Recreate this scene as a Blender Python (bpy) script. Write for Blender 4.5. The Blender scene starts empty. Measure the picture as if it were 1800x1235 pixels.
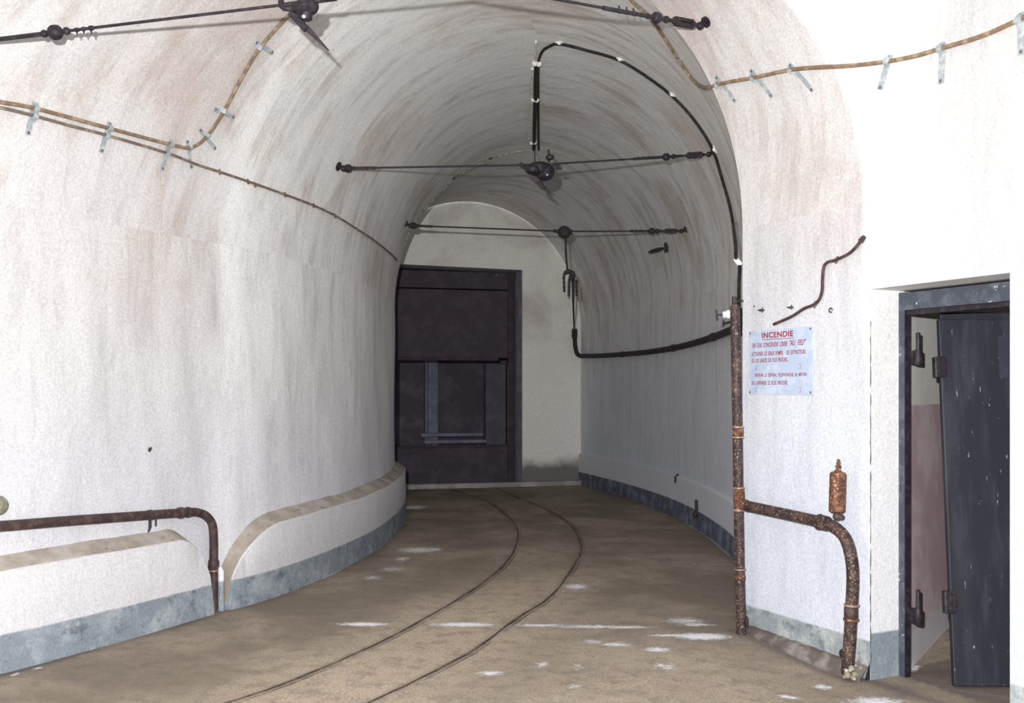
import bpy, math, random
import numpy as np
from mathutils import Vector, Matrix
from mathutils.bvhtree import BVHTree
random.seed(7); rng = np.random.RandomState(7)
C = bpy.context.scene.collection
S = bpy.context.scene

# ------------------------------------------------------------------ camera, light, exposure
H, F, HY = 1.40, 1750.0, 685.0            # eye height, focal length in px, horizon row
cd = bpy.data.cameras.new('camera'); cam = bpy.data.objects.new('camera', cd); C.objects.link(cam)
cam.location = (0, 0, H); cam.rotation_euler = (math.pi/2, 0, 0)
cd.sensor_width = 36; cd.lens = 35; cd.shift_y = (HY-617.5)/1800; cd.clip_start = 0.05
S.camera = cam
w = bpy.data.worlds.new('world'); S.world = w; w.use_nodes = True
w.node_tree.nodes['Background'].inputs[0].default_value = (0.8, 0.85, 1.0, 1)
w.node_tree.nodes['Background'].inputs[1].default_value = 0.95  # ambient fill, added to lift the far tunnel and the shadows
fl = bpy.data.lights.new('flash_gun', 'SPOT'); fo = bpy.data.objects.new('flash_gun', fl); C.objects.link(fo)
fo.location = (-0.16, 0.02, H+0.22); fo.rotation_euler = (math.radians(91), 0, math.radians(2))
fl.energy = 1700; fl.spot_size = math.radians(115); fl.spot_blend = 0.6; fl.shadow_soft_size = 0.02
fl.color = (1.0, 0.985, 0.97)
S.view_settings.view_transform = 'Standard'; S.view_settings.look = 'None'
S.view_settings.exposure = 0.0; S.view_settings.gamma = 1.0; S.view_settings.use_curve_mapping = False

# ------------------------------------------------------------------ helpers
def V(*a): return Vector(a)
def at(px, py, d):                         # a point at depth d seen at px, py of the photograph
    return V((px-900)/F*d, d, H+(HY-py)/F*d)
def ground(px, py):
    return at(px, py, H*F/(py-HY))
def catmull(pts, n=6):
    P = [Vector(p) for p in pts]; out = []
    for i in range(len(P)-1):
        a = P[i-1] if i else P[0]*2-P[1]; b, c = P[i], P[i+1]
        d = P[i+2] if i+2 < len(P) else P[i+1]*2-P[i]
        for k in range(n):
            t = k/n
            out.append(0.5*((2*b)+(c-a)*t+(2*a-5*b+4*c-d)*t*t+(3*b-a-3*c+d)*t**3))
    out.append(P[-1]); return out
class MB:
    def __init__(s): s.v = []; s.f = []
    def add(s, v, f):
        o = len(s.v); s.v += [tuple(x) for x in v]; s.f += [tuple(i+o for i in q) for q in f]; return s
    def tube(s, pts, r, n=10, cap=True):
        P = [Vector(p) for p in pts]; m = len(P); R = r if hasattr(r, '__len__') else [r]*m
        T = []
        for i in range(m):
            a = P[min(i+1, m-1)]-P[max(i-1, 0)]
            T.append(a.normalized() if a.length > 1e-9 else (T[-1] if T else V(0, 0, 1)))
        u = T[0].orthogonal().normalized(); vs = []
        for i in range(m):
            u = (u-T[i]*u.dot(T[i])).normalized(); w_ = T[i].cross(u)
            for k in range(n):
                a = 2*math.pi*k/n; vs.append(P[i]+(u*math.cos(a)+w_*math.sin(a))*R[i])
        fs = [(i*n+k, i*n+(k+1) % n, (i+1)*n+(k+1) % n, (i+1)*n+k) for i in range(m-1) for k in range(n)]
        if cap:
            fs.append(tuple(reversed(range(n)))); fs.append(tuple((m-1)*n+k for k in range(n)))
        return s.add(vs, fs)
    def ball(s, c, r, axis=None, n=14, sq=1.0):
        ax = (Vector(axis).normalized() if axis is not None else V(0, 0, 1)); c = Vector(c)
        k = 9; pts = [c-ax*r*sq*math.cos(math.pi*i/k) for i in range(k+1)]
        return s.tube(pts, [max(1e-4, r*math.sin(math.pi*i/k)) for i in range(k+1)], n)
    def lathe(s, a, b, prof, n=16):          # prof: (t along a->b in metres, radius)
        a, b = Vector(a), Vector(b); d = (b-a).normalized()
        P = [a+d*(t+1e-5*i) for i, (t, r) in enumerate(prof)]
        u = d.orthogonal().normalized(); w_ = d.cross(u); vs = []; m = len(P)
        for i in range(m):
            for k in range(n):
                q = 2*math.pi*k/n; vs.append(P[i]+(u*math.cos(q)+w_*math.sin(q))*max(prof[i][1], 1e-4))
        fs = [(i*n+k, i*n+(k+1) % n, (i+1)*n+(k+1) % n, (i+1)*n+k) for i in range(m-1) for k in range(n)]
        fs.append(tuple(reversed(range(n)))); fs.append(tuple((m-1)*n+k for k in range(n)))
        return s.add(vs, fs)
    def box(s, c, x, y, z, hx, hy, hz):      # oriented box
        c, x, y, z = Vector(c), Vector(x).normalized(), Vector(y).normalized(), Vector(z).normalized()
        vs = [c+x*hx*i+y*hy*j+z*hz*k for i in (-1, 1) for j in (-1, 1) for k in (-1, 1)]
        return s.add(vs, [(0, 1, 3, 2), (4, 6, 7, 5), (0, 4, 5, 1), (2, 3, 7, 6), (0, 2, 6, 4), (1, 5, 7, 3)])
    def build(s, name, mat, parent=None, bevel=0, smooth=35, origin=None):
        me = bpy.data.meshes.new(name); me.from_pydata([tuple(x) for x in s.v], [], s.f); me.update()
        import bmesh
        bm = bmesh.new(); bm.from_mesh(me); bmesh.ops.recalc_face_normals(bm, faces=bm.faces)
        bm.to_mesh(me); bm.free()
        if smooth:
            me.polygons.foreach_set('use_smooth', [True]*len(me.polygons)); me.set_sharp_from_angle(angle=math.radians(smooth))
        me.materials.append(mat)
        o = bpy.data.objects.new(name, me); C.objects.link(o)
        if parent is not None:
            o.parent = parent
            o.matrix_parent_inverse = Matrix.Translation(-Vector(parent.location))
        elif s.v:
            p0 = Vector(s.v[0]); lo = [min(q[i] for q in s.v) for i in range(3)]; hi = [max(q[i] for q in s.v) for i in range(3)]
            c = V((lo[0]+hi[0])/2, (lo[1]+hi[1])/2, lo[2])
            me.transform(Matrix.Translation(-c)); o.location = c
        if bevel:
            b = o.modifiers.new('bevel', 'BEVEL'); b.width = bevel; b.segments = 2; b.limit_method = 'ANGLE'
        return o
def tag(o, label, cat, group=None):
    o['label'] = label; o['category'] = cat
    if group: o['group'] = group
    return o
def thing(name, label, cat, loc, group=None):
    o = bpy.data.objects.new(name, None); o.empty_display_size = 0.05; C.objects.link(o); o.location = loc
    return tag(o, label, cat, group)
def structure(o): o['kind'] = 'structure'; return o

# ------------------------------------------------------------------ materials
def new_mat(name, rough=0.8, metal=0.0, spec=0.3):
    m = bpy.data.materials.new(name); m.use_nodes = True; nt = m.node_tree
    b = nt.nodes['Principled BSDF']; b.inputs['Roughness'].default_value = rough
    b.inputs['Metallic'].default_value = metal; b.inputs['Specular IOR Level'].default_value = spec
    return m, nt, b
class N:
    def __init__(s, nt): s.nt = nt
    def n(s, t, **k):
        x = s.nt.nodes.new(t)
        for a, b in k.items(): setattr(x, a, b)
        return x
    def l(s, a, b): s.nt.links.new(a, b)
    def noise(s, vec, scale, detail=4, rough=0.55, dist=0.0):
        x = s.n('ShaderNodeTexNoise'); x.inputs['Scale'].default_value = scale; x.inputs['Detail'].default_value = detail
        x.inputs['Roughness'].default_value = rough; x.inputs['Distortion'].default_value = dist
        s.l(vec, x.inputs['Vector']); return x.outputs['Fac']
    def ramp(s, f, a, b, lo=0.0, hi=1.0):
        x = s.n('ShaderNodeMapRange'); x.clamp = True; x.interpolation_type = 'SMOOTHSTEP'
        s.l(f, x.inputs['Value'])
        for k, v in zip(('From Min', 'From Max', 'To Min', 'To Max'), (a, b, lo, hi)): x.inputs[k].default_value = v
        return x.outputs['Result']
    def mix(s, f, a, b, mode='MIX'):
        x = s.n('ShaderNodeMix', data_type='RGBA', blend_type=mode)
        if isinstance(f, (int, float)): x.inputs[0].default_value = f
        else: s.l(f, x.inputs[0])
        for i, c in ((6, a), (7, b)):
            if isinstance(c, tuple): x.inputs[i].default_value = (*c, 1)
            else: s.l(c, x.inputs[i])
        return x.outputs[2]
    def math(s, op, a, b=0.5):
        x = s.n('ShaderNodeMath', operation=op)
        for i, c in enumerate((a, b)):
            if isinstance(c, (int, float)): x.inputs[i].default_value = c
            else: s.l(c, x.inputs[i])
        return x.outputs[0]
    def scale(s, vec, v):
        x = s.n('ShaderNodeMapping'); s.l(vec, x.inputs['Vector']); x.inputs['Scale'].default_value = v
        return x.outputs[0]
    def bump(s, h, strength, dist, b):
        x = s.n('ShaderNodeBump'); x.inputs['Strength'].default_value = strength; x.inputs['Distance'].default_value = dist
        s.l(h, x.inputs['Height']); s.l(x.outputs[0], b.inputs['Normal'])
def plaster(name, base=(0.70, 0.685, 0.68), stain=(0.50, 0.385, 0.32), stain_amt=0.5, streak=0.35, band=None,
            low=None, lowh=0.5, grime=(0.33, 0.33, 0.335), stain_low=1.3, cool=(0.28, 1.7), top=None, coolc=(0.66, 0.69, 0.80), deep=None,
            bandc=((0.25, 0.29, 0.33), (0.40, 0.44, 0.47))):
    m, nt, b = new_mat(name, 0.92, 0, 0.15); g = N(nt)
    uv = g.n('ShaderNodeTexCoord').outputs['UV']; geo = g.n('ShaderNodeNewGeometry').outputs['Position']
    z = g.n('ShaderNodeSeparateXYZ'); g.l(geo, z.inputs[0]); zz = z.outputs[2]
    # streaks that run round the vault and down the wall
    s1 = g.noise(g.scale(uv, (4.2, 0.75, 1)), 1.5, 7, 0.66, 0.6)
    s2 = g.noise(g.scale(uv, (9.0, 1.8, 1)), 2.2, 6, 0.65, 0.6)
    blot = g.noise(geo, 0.9, 6, 0.6, 0.4)
    blot2 = g.noise(geo, 3.2, 7, 0.65, 0.3)
    if top: base = g.mix(g.ramp(zz, 1.2, 2.34), base, top)
    if deep:                                   # paler colour beyond the construction joint, painted in against the flash falloff
        dx = g.math('MULTIPLY', g.math('SUBTRACT', z.outputs[0], 1.35), 0.13)
        dd = g.math('ADD', dx, g.math('MULTIPLY', g.math('SUBTRACT', z.outputs[1], 5.83), 0.99))
        dd = g.math('ADD', dd, g.math('MULTIPLY', g.math('SUBTRACT', g.noise(geo, 2.5, 5), 0.5), 0.35))
        dm_ = g.math('MULTIPLY', g.ramp(dd, -0.02, 0.30), g.ramp(zz, deep[0], deep[1]))
        base = g.mix(dm_, base, (0.87, 0.87, 0.86))
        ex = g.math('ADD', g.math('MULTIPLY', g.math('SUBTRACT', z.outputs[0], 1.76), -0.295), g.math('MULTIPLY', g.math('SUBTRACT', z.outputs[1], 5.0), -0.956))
        groin_glare = g.math('MULTIPLY', g.ramp(ex, -0.015, 0.03), g.ramp(z.outputs[0], 0.3, 1.0))  # flash glare past the groin, painted into the base colour
        base = g.mix(groin_glare, base, (0.88, 0.88, 0.87))
        base = g.mix(g.math('MULTIPLY', groin_glare, g.ramp(ex, 0.12, 0.5)), base, (0.63, 0.622, 0.618))  # darker further along, painted in to hold back the flash
    col = g.mix(g.ramp(s1, 0.42, 0.72, 0, streak), base, grime)
    col = g.mix(g.ramp(s2, 0.5, 0.75, 0, streak*0.75), col, grime)
    hi = g.ramp(zz, stain_low, stain_low+1.4, 0.0, 1.0)
    if deep: hi = g.math('MULTIPLY', hi, g.math('SUBTRACT', 1.0, groin_glare))
    st = g.math('MULTIPLY', g.ramp(g.math('ADD', blot, g.math('MULTIPLY', s1, 0.45)), 0.66, 0.92, 0, 1), hi)
    col = g.mix(g.math('MULTIPLY', st, stain_amt), col, stain)
    st2 = g.math('MULTIPLY', g.ramp(g.math('MULTIPLY', blot2, s1), 0.27, 0.40), hi)
    col = g.mix(g.math('MULTIPLY', st2, stain_amt*0.7), col, stain)
    # cool tinge low on the wall
    col = g.mix(g.ramp(zz, 0.2, cool[1], cool[0], 0.0), col, coolc)
    if low:
        e = g.math('ADD', zz, g.math('MULTIPLY', g.math('SUBTRACT', g.noise(geo, 2.2, 5), 0.5), 0.45))
        col = g.mix(g.ramp(e, lowh-0.16, lowh+0.06, 0.85, 0.0), col, low)
    if band:
        e = g.math('ADD', zz, g.math('MULTIPLY', g.math('SUBTRACT', g.noise(geo, 9, 4), 0.5), 0.012))
        bn = g.mix(g.ramp(g.noise(geo, 5, 6, 0.7), 0.42, 0.68), *bandc)
        bn = g.mix(g.ramp(g.noise(geo, 6, 7, 0.75), 0.52, 0.66, 0, 0.7), bn, (0.09, 0.11, 0.14))
        col = g.mix(g.ramp(e, band-0.008, band+0.006, 1.0, 0.0), col, bn)
    spk = g.math('ADD', g.math('MULTIPLY', g.noise(geo, 75, 2, 0.6), 0.6), g.math('MULTIPLY', g.noise(geo, 170, 2, 0.6), 0.4))
    col = g.mix(1.0, col, g.mix(g.ramp(spk, 0.36, 0.64), (0.80, 0.80, 0.80), (1.0, 1.0, 1.0)), 'MULTIPLY')
    g.l(col, b.inputs['Base Color'])
    hgt = g.math('ADD', g.math('MULTIPLY', g.noise(geo, 5, 5, 0.6), 1.0), g.math('MULTIPLY', g.noise(geo, 60, 4, 0.6), 0.16))
    hgt = g.math('ADD', hgt, g.math('MULTIPLY', s1, 0.35))
    g.bump(hgt, 0.45, 0.02, b)
    return m
def simple(name, c1, c2, scale=20, rough=0.7, metal=0.0, spec=0.3, lo=0.45, hi=0.62, bump=0.2, extra=None, stretch=None):
    m, nt, b = new_mat(name, rough, metal, spec); g = N(nt)
    tc = g.n('ShaderNodeNewGeometry').outputs['Position']
    v = g.scale(tc, stretch) if stretch else tc
    f = g.noise(v, scale, 6, 0.65)
    col = g.mix(g.ramp(f, lo, hi), c1, c2)
    if extra:
        c3, sc, a, bb = extra
        col = g.mix(g.ramp(g.noise(v, sc, 5, 0.7), a, bb), col, c3)
    g.l(col, b.inputs['Base Color']); g.bump(f, bump, 0.004, b)
    return m
M = {}
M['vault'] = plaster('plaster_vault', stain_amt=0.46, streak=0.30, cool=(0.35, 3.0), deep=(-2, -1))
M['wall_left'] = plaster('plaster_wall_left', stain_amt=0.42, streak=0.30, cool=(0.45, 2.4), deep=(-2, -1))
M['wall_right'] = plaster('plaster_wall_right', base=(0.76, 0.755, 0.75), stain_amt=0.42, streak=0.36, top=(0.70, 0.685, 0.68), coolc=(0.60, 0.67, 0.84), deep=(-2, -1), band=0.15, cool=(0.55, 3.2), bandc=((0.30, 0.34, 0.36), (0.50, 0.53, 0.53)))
M['plinth'] = plaster('plaster_plinth', stain_amt=0.0, streak=0.10, band=0.19)
M['end'] = plaster('plaster_end', base=(0.95, 0.93, 0.87), stain=(0.40, 0.33, 0.33), stain_amt=0.5, streak=0.25, low=(0.10, 0.085, 0.095), lowh=0.40, cool=(0.0, 1.0))
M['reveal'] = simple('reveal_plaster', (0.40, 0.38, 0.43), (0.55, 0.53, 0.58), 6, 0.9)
M['doorway'] = plaster('plaster_doorway', base=(0.86, 0.86, 0.86), stain_amt=0.1, streak=0.06, band=0.19)
M['fillet'] = simple('mortar', (0.12, 0.10, 0.09), (0.26, 0.24, 0.22), 5, 0.95, bump=0.3)
M['ledge_top'] = simple('dusty_ledge', (0.33, 0.28, 0.23), (0.56, 0.53, 0.50), 3.5, 0.95, lo=0.35, hi=0.75, extra=((0.22, 0.18, 0.14), 9, 0.55, 0.75))
M['steel_dark'] = simple('dark_steel', (0.022, 0.018, 0.024), (0.045, 0.036, 0.042), 30, 0.55, 0.2)
M['iron_far'] = simple('sooty_iron', (0.03, 0.022, 0.026), (0.055, 0.042, 0.046), 30, 0.7)
M['rust'] = simple('rusty_pipe', (0.032, 0.018, 0.020), (0.085, 0.048, 0.040), 16, 0.6, 0.0, 0.4, extra=((0.46, 0.34, 0.24), 95, 0.56, 0.66))
M['rust_plain'] = simple('brown_pipe', (0.045, 0.028, 0.028), (0.10, 0.062, 0.055), 22, 0.6, 0.0, 0.4, extra=((0.25, 0.17, 0.14), 60, 0.62, 0.74))
M['rust_orange'] = simple('flaking_rust', (0.09, 0.038, 0.025), (0.21, 0.10, 0.055), 30, 0.8, extra=((0.60, 0.42, 0.26), 90, 0.56, 0.66))
M['copper_ring'] = simple('bright_ring', (0.34, 0.22, 0.16), (0.55, 0.40, 0.31), 40, 0.45, 0.3)
M['cable_tan'] = simple('tan_cable', (0.20, 0.135, 0.085), (0.36, 0.27, 0.18), 18, 0.8)
M['cable_grey'] = simple('grey_cable', (0.16, 0.12, 0.095), (0.30, 0.24, 0.19), 18, 0.8)
M['cable_black'] = simple('black_cable', (0.012, 0.011, 0.012), (0.03, 0.027, 0.028), 18, 0.6)
M['cable_pale'] = simple('pale_wire', (0.20, 0.17, 0.13), (0.7, 0.64, 0.5), 18, 0.8)
M['galv'] = simple('galvanised', (0.34, 0.38, 0.40), (0.50, 0.54, 0.55), 35, 0.6, 0.15, extra=((0.25, 0.27, 0.28), 50, 0.60, 0.70))
M['screw'] = simple('screw_head', (0.10, 0.10, 0.11), (0.16, 0.16, 0.17), 40, 0.6)
M['white_clip'] = simple('white_clip', (0.85, 0.83, 0.78), (0.95, 0.93, 0.9), 30, 0.5)
M['batten'] = simple('pale_batten', (0.62, 0.60, 0.55), (0.82, 0.80, 0.76), 14, 0.8, extra=((0.10, 0.09, 0.09), 6, 0.68, 0.72))
M['glass_ins'] = simple('porcelain', (0.75, 0.80, 0.78), (0.9, 0.93, 0.9), 20, 0.25)
M['door_leaf'] = simple('blue_black_paint', (0.020, 0.021, 0.030), (0.034, 0.036, 0.048), 9, 0.6, extra=((0.42, 0.42, 0.44), 60, 0.66, 0.70), stretch=(1, 1, 0.13))
M['door_patch'] = simple('blue_patch', (0.032, 0.034, 0.055), (0.042, 0.045, 0.07), 9, 0.6)
M['frame'] = simple('chipped_frame_paint', (0.055, 0.065, 0.085), (0.095, 0.11, 0.13), 14, 0.6, extra=((0.62, 0.62, 0.60), 22, 0.64, 0.68))
M['gate'] = simple('gate_steel', (0.065, 0.048, 0.07), (0.085, 0.066, 0.09), 5, 0.7)
M['gate_dark'] = simple('gate_edge', (0.05, 0.035, 0.05), (0.07, 0.05, 0.07), 5, 0.7)
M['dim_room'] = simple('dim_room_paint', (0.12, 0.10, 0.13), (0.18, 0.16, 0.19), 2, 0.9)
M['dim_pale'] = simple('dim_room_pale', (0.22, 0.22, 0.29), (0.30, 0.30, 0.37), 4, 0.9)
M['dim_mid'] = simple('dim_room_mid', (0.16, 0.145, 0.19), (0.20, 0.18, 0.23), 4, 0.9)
M['red'] = simple('red_paint', (0.30, 0.012, 0.02), (0.38, 0.03, 0.035), 60, 0.5)
M['enamel'] = simple('white_enamel', (0.44, 0.53, 0.68), (0.54, 0.62, 0.75), 12, 0.35, extra=((0.78, 0.78, 0.72), 9, 0.66, 0.74))
M['rail'] = simple('rusty_rail', (0.07, 0.05, 0.04), (0.15, 0.11, 0.085), 8, 0.7)
M['olive'] = simple('olive_fitting', (0.20, 0.19, 0.14), (0.34, 0.33, 0.27), 30, 0.6)
M['crumb'] = simple('crumbling_mortar', (0.28, 0.24, 0.18), (0.50, 0.46, 0.38), 30, 0.95, bump=1.0)
# side room: pale plaster above a mauve dado
m, nt, b = new_mat('side_room_plaster', 0.9, 0, 0.1); g = N(nt)
P_ = g.n('ShaderNodeNewGeometry').outputs['Position']; z_ = g.n('ShaderNodeSeparateXYZ'); g.l(P_, z_.inputs[0])
n_ = g.noise(P_, 3, 6, 0.65)
lo_ = g.mix(g.ramp(n_, 0.4, 0.65), (0.58, 0.43, 0.46), (0.72, 0.60, 0.63))
e_ = g.math('ADD', z_.outputs[2], g.math('MULTIPLY', g.noise(P_, 5, 6, 0.7), 0.34))
lo_ = g.mix(g.ramp(e_, 0.28, 0.36, 0.7, 0.0), lo_, (0.72, 0.74, 0.77))
up_ = g.mix(g.ramp(z_.outputs[2], 1.32, 1.6, 0.35, 0), (0.90, 0.91, 0.87), (0.80, 0.73, 0.62))
up_ = g.mix(g.ramp(n_, 0.5, 0.7, 0, 0.2), up_, (0.5, 0.46, 0.4))
g.l(g.mix(g.ramp(z_.outputs[2], 1.318, 1.322), lo_, up_), b.inputs['Base Color']); g.bump(n_, 0.3, 0.01, b); M['side_room'] = m
# floor
m, nt, b = new_mat('dusty_concrete', 0.95, 0, 0.12); g = N(nt)
P_ = g.n('ShaderNodeNewGeometry').outputs['Position']
a_ = g.n('ShaderNodeAttribute', attribute_name='white_marks').outputs['Fac']
d_ = g.n('ShaderNodeAttribute', attribute_name='dirt').outputs['Fac']
r_ = g.n('ShaderNodeAttribute', attribute_name='worn').outputs['Fac']
n1 = g.noise(P_, 1.1, 7, 0.62, 0.3); n2 = g.noise(P_, 9, 7, 0.7); n3 = g.noise(P_, 90, 3, 0.7)
col = g.mix(g.ramp(n1, 0.40, 0.62), (0.25, 0.208, 0.158), (0.42, 0.35, 0.27))
col = g.mix(g.ramp(r_, 0.0, 1.0, 0, 0.8), col, (0.58, 0.475, 0.36))
col = g.mix(g.ramp(n2, 0.46, 0.66, 0, 0.55), col, (0.20, 0.175, 0.15))
col = g.mix(g.ramp(n3, 0.40, 0.64, 0, 0.65), col, (0.20, 0.17, 0.145))
col = g.mix(g.math('MULTIPLY', d_, 0.85), col, (0.14, 0.115, 0.115))
wm = g.ramp(g.math('ADD', a_, g.math('MULTIPLY', g.math('SUBTRACT', g.noise(g.scale(P_, (1, 1.6, 1)), 26, 8, 0.8), 0.5), 2.0)), 0.34, 0.80)
col = g.mix(wm, col, (0.86, 0.86, 0.88))
g.l(col, b.inputs['Base Color'])
g.bump(g.math('ADD', g.math('ADD', n2, g.math('MULTIPLY', n3, 0.25)), wm), 0.5, 0.012, b); M['floor'] = m

# ------------------------------------------------------------------ tunnel plan and shell
P0 = V(1.35, 5.83, 0); TW = V(0.4407, -0.8977, 0); NW = V(0.8977, 0.4407, 0)     # right wall of the junction
def onwall(k): return P0+TW*k
K1, KD0, KD1 = 0.925, 0.98, 1.76            # groin, door opening
Ikeys = [(-2.13, 13.97), (-1.62, 12.95), (-1.28, 11.8), (-1.15, 10.6), (-1.14, 9.5), (-1.22, 8.4), (-1.43, 7.3), (-1.64, 6.62),
         (-1.86, 6.2), (-2.06, 5.78), (-2.25, 5.4), (-2.53, 4.9), (-3.1, 4.05), (-4.0, 2.9), (-5.2, 1.5), (-6.3, -0.5), (-6.6, -3.5)]
Okeys = [(1.02, 14.76), (1.42, 13.25), (1.68, 12.0), (1.84, 10.8), (1.90, 9.55), (1.86, 8.2), (1.69, 7.05), (1.35, 5.83),
         onwall(K1), onwall(KD0), onwall(1.35), onwall(KD1), onwall(2.6), onwall(3.8), onwall(5.2), onwall(7.2), onwall(10.3)]
Ikeys = [V(*p, 0) for p in Ikeys]; Okeys = [V(p[0], p[1], 0) for p in Okeys]
NS = 8
Ipath = catmull(Ikeys, NS)
Opath = catmull(Okeys[:8], NS)
for i in range(7, len(Okeys)-1):
    for k in range(1, NS+1): Opath.append(Okeys[i].lerp(Okeys[i+1], k/NS))
SP, CR = 2.34, 4.20
def key(vals, i):
    k, f = divmod(i, NS)
    if k >= len(vals)-1: return vals[-1]
    f /= NS; return vals[k]*(1-f)+vals[k+1]*f
spo = [SP]*9+[2.42, 3.05, 3.35]+[3.4]*5
ao = [1.6]*8+[2.2]*9
ain = [1.6]*8+[1.7, 1.8, 1.9, 2.0]+[2.2]*5
SET = 0.125                                  # plinth projection on the left
nst = len(Ipath)
def sidevec(path, i):
    t = path[min(i+1, len(path)-1)]-path[max(i-1, 0)]
    return V(t.y, -t.x, 0).normalized()      # horizontal normal
WI = []
for i in range(nst):
    nrm = sidevec(Ipath, i)
    if nrm.dot(Opath[i]-Ipath[i]) > 0: nrm = -nrm
    WI.append(Ipath[i]+nrm*SET)
uL = [0.0]; uR = [0.0]
for i in range(1, nst):
    uL.append(uL[-1]+(WI[i]-WI[i-1]).length); uR.append(uR[-1]+(Opath[i]-Opath[i-1]).length)
def wob(i, v, s): return 0.006*math.sin(i*0.45+v*2.1+s)+0.004*math.sin(i*1.13-v*3.7+s*2)
def grid_obj(name, rows, us, vs, mat, skip=None, sharp=20):
    # rows: list over stations of list of points
    n, m_ = len(rows), len(rows[0]); verts = [tuple(p) for r in rows for p in r]; faces = []; 
    for i in range(n-1):
        for j in range(m_-1):
            if skip and skip(i, j): continue
            faces.append((i*m_+j, (i+1)*m_+j, (i+1)*m_+j+1, i*m_+j+1))
    me = bpy.data.meshes.new(name); me.from_pydata(verts, [], faces); me.update()
    uvl = me.uv_layers.new(name='UVMap')
    for p in me.polygons:
        for li in p.loop_indices:
            vi = me.loops[li].vertex_index; i, j = divmod(vi, m_)
            uvl.data[li].uv = (us[i][j], vs[i][j])
    me.polygons.foreach_set('use_smooth', [True]*len(me.polygons)); me.set_sharp_from_angle(angle=math.radians(sharp))
    me.materials.append(mat)
    o = bpy.data.objects.new(name, me); C.objects.link(o); structure(o)
    return o, verts, faces
surf_v, surf_f = {}, {}
def reg(key_, verts, faces): surf_v[key_] = verts; surf_f[key_] = faces
# left wall
hs = [-0.1]+[SP*k/16 for k in range(0, 17)]
rows = [[WI[i]+V(0, 0, h)+V(wob(i, h, 0), 0, 0)*min(1, max(0, h))*min(1, max(0, SP-h)*3) for h in hs] for i in range(nst)]
o, v_, f_ = grid_obj('wall_left', rows, [[uL[i]]*len(hs) for i in range(nst)], [hs]*nst, M['wall_left'], sharp=30); reg('L', v_, f_)
# right wall, with the door opening left out
DOORH = 1.90
hr = [-0.1]+[0.15*k for k in range(12)]+[DOORH, 2.05, 2.2, SP]
i0, i1 = 9*NS, 11*NS; jd = hr.index(DOORH)
rows = [[Opath[i]+V(0, 0, h) for h in hr] for i in range(nst)]
o, v_, f_ = grid_obj('wall_right', rows, [[uR[i]]*len(hr) for i in range(nst)], [hr]*nst, M['wall_right'], skip=lambda i, j: i0 <= i < i1 and j < jd); reg('R', v_, f_)
# vault
rows = []; us = []; vs = []
NE = 26
for i in range(nst):
    O, I = Opath[i], WI[i]; W = (O-I).length; e = (O-I)/W
    a1, a2 = key(ao, i), key(ain, i); s1 = key(spo, i); cr = CR-0.09*max(0, 1-i/(5*NS))
    if i <= 7*NS: a1 = W*0.5; a2 = W*0.5
    elif i < 8*NS:
        f = (i-7*NS)/NS; a1 = (W*0.5)*(1-f)+2.2*f; a2 = W-a1 if a1+1.7 > W else 1.7
    if a1+a2 > W: sc = W/(a1+a2); a1 *= sc; a2 *= sc
    r = []
    for k in range(5): r.append(O+V(0, 0, SP+(s1-SP)*k/5))
    for k in range(NE+1):
        q = math.pi/2*k/NE; r.append(O-e*a1*(1-math.cos(q))+V(0, 0, s1+(cr-s1)*math.sin(q)))
    for k in range(1, 6): r.append((O-e*a1).lerp(I+e*a2, k/6)+V(0, 0, cr))
    for k in range(NE+1):
        q = math.pi/2*(1-k/NE); r.append(I+e*a2*(1-math.cos(q))+V(0, 0, SP+(cr-SP)*math.sin(q)))
    rows.append(r)
    acc = [SP]
    for k in range(1, len(r)): acc.append(acc[-1]+(r[k]-r[k-1]).length)
    vs.append(acc); us.append([(uR[i])*(1-k/(len(r)-1))+uL[i]*(k/(len(r)-1)) for k in range(len(r))])
o, v_, f_ = grid_obj('ceiling', rows, us, vs, M['vault'], sharp=18); reg('V', v_, f_)
def bvh(keys):
    vv, ff = [], []
    for k in keys:
        o_ = len(vv); vv += [Vector(p) for p in surf_v[k]]; ff += [tuple(q+o_ for q in f) for f in surf_f[k]]
    return BVHTree.FromPolygons(vv, ff)
B_all = bvh('LRV')
EYE = V(0, 0, H)
def hit(px, py, off=0.0, tree=None):
    d = (at(px, py, 1.0)-EYE).normalized()
    p, nrm, idx, dist = (tree or B_all).ray_cast(EYE, d)
    if p is None: raise RuntimeError('no hit %s %s' % (px, py))
    if nrm.dot(d) > 0: nrm = -nrm
    return p+nrm*off, nrm
def surf(pts, off, tree=None, n=5):          # path lying on the surface
    raw = [hit(x, y, 0, tree) for x, y in pts]
    out = []
    for p in catmull([r[0] for r in raw], n):
        q, nrm, idx, d = (tree or B_all).find_nearest(p)
        if nrm.dot(EYE-q) < 0: nrm = -nrm
        out.append(q+nrm*off)
    return out

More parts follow.
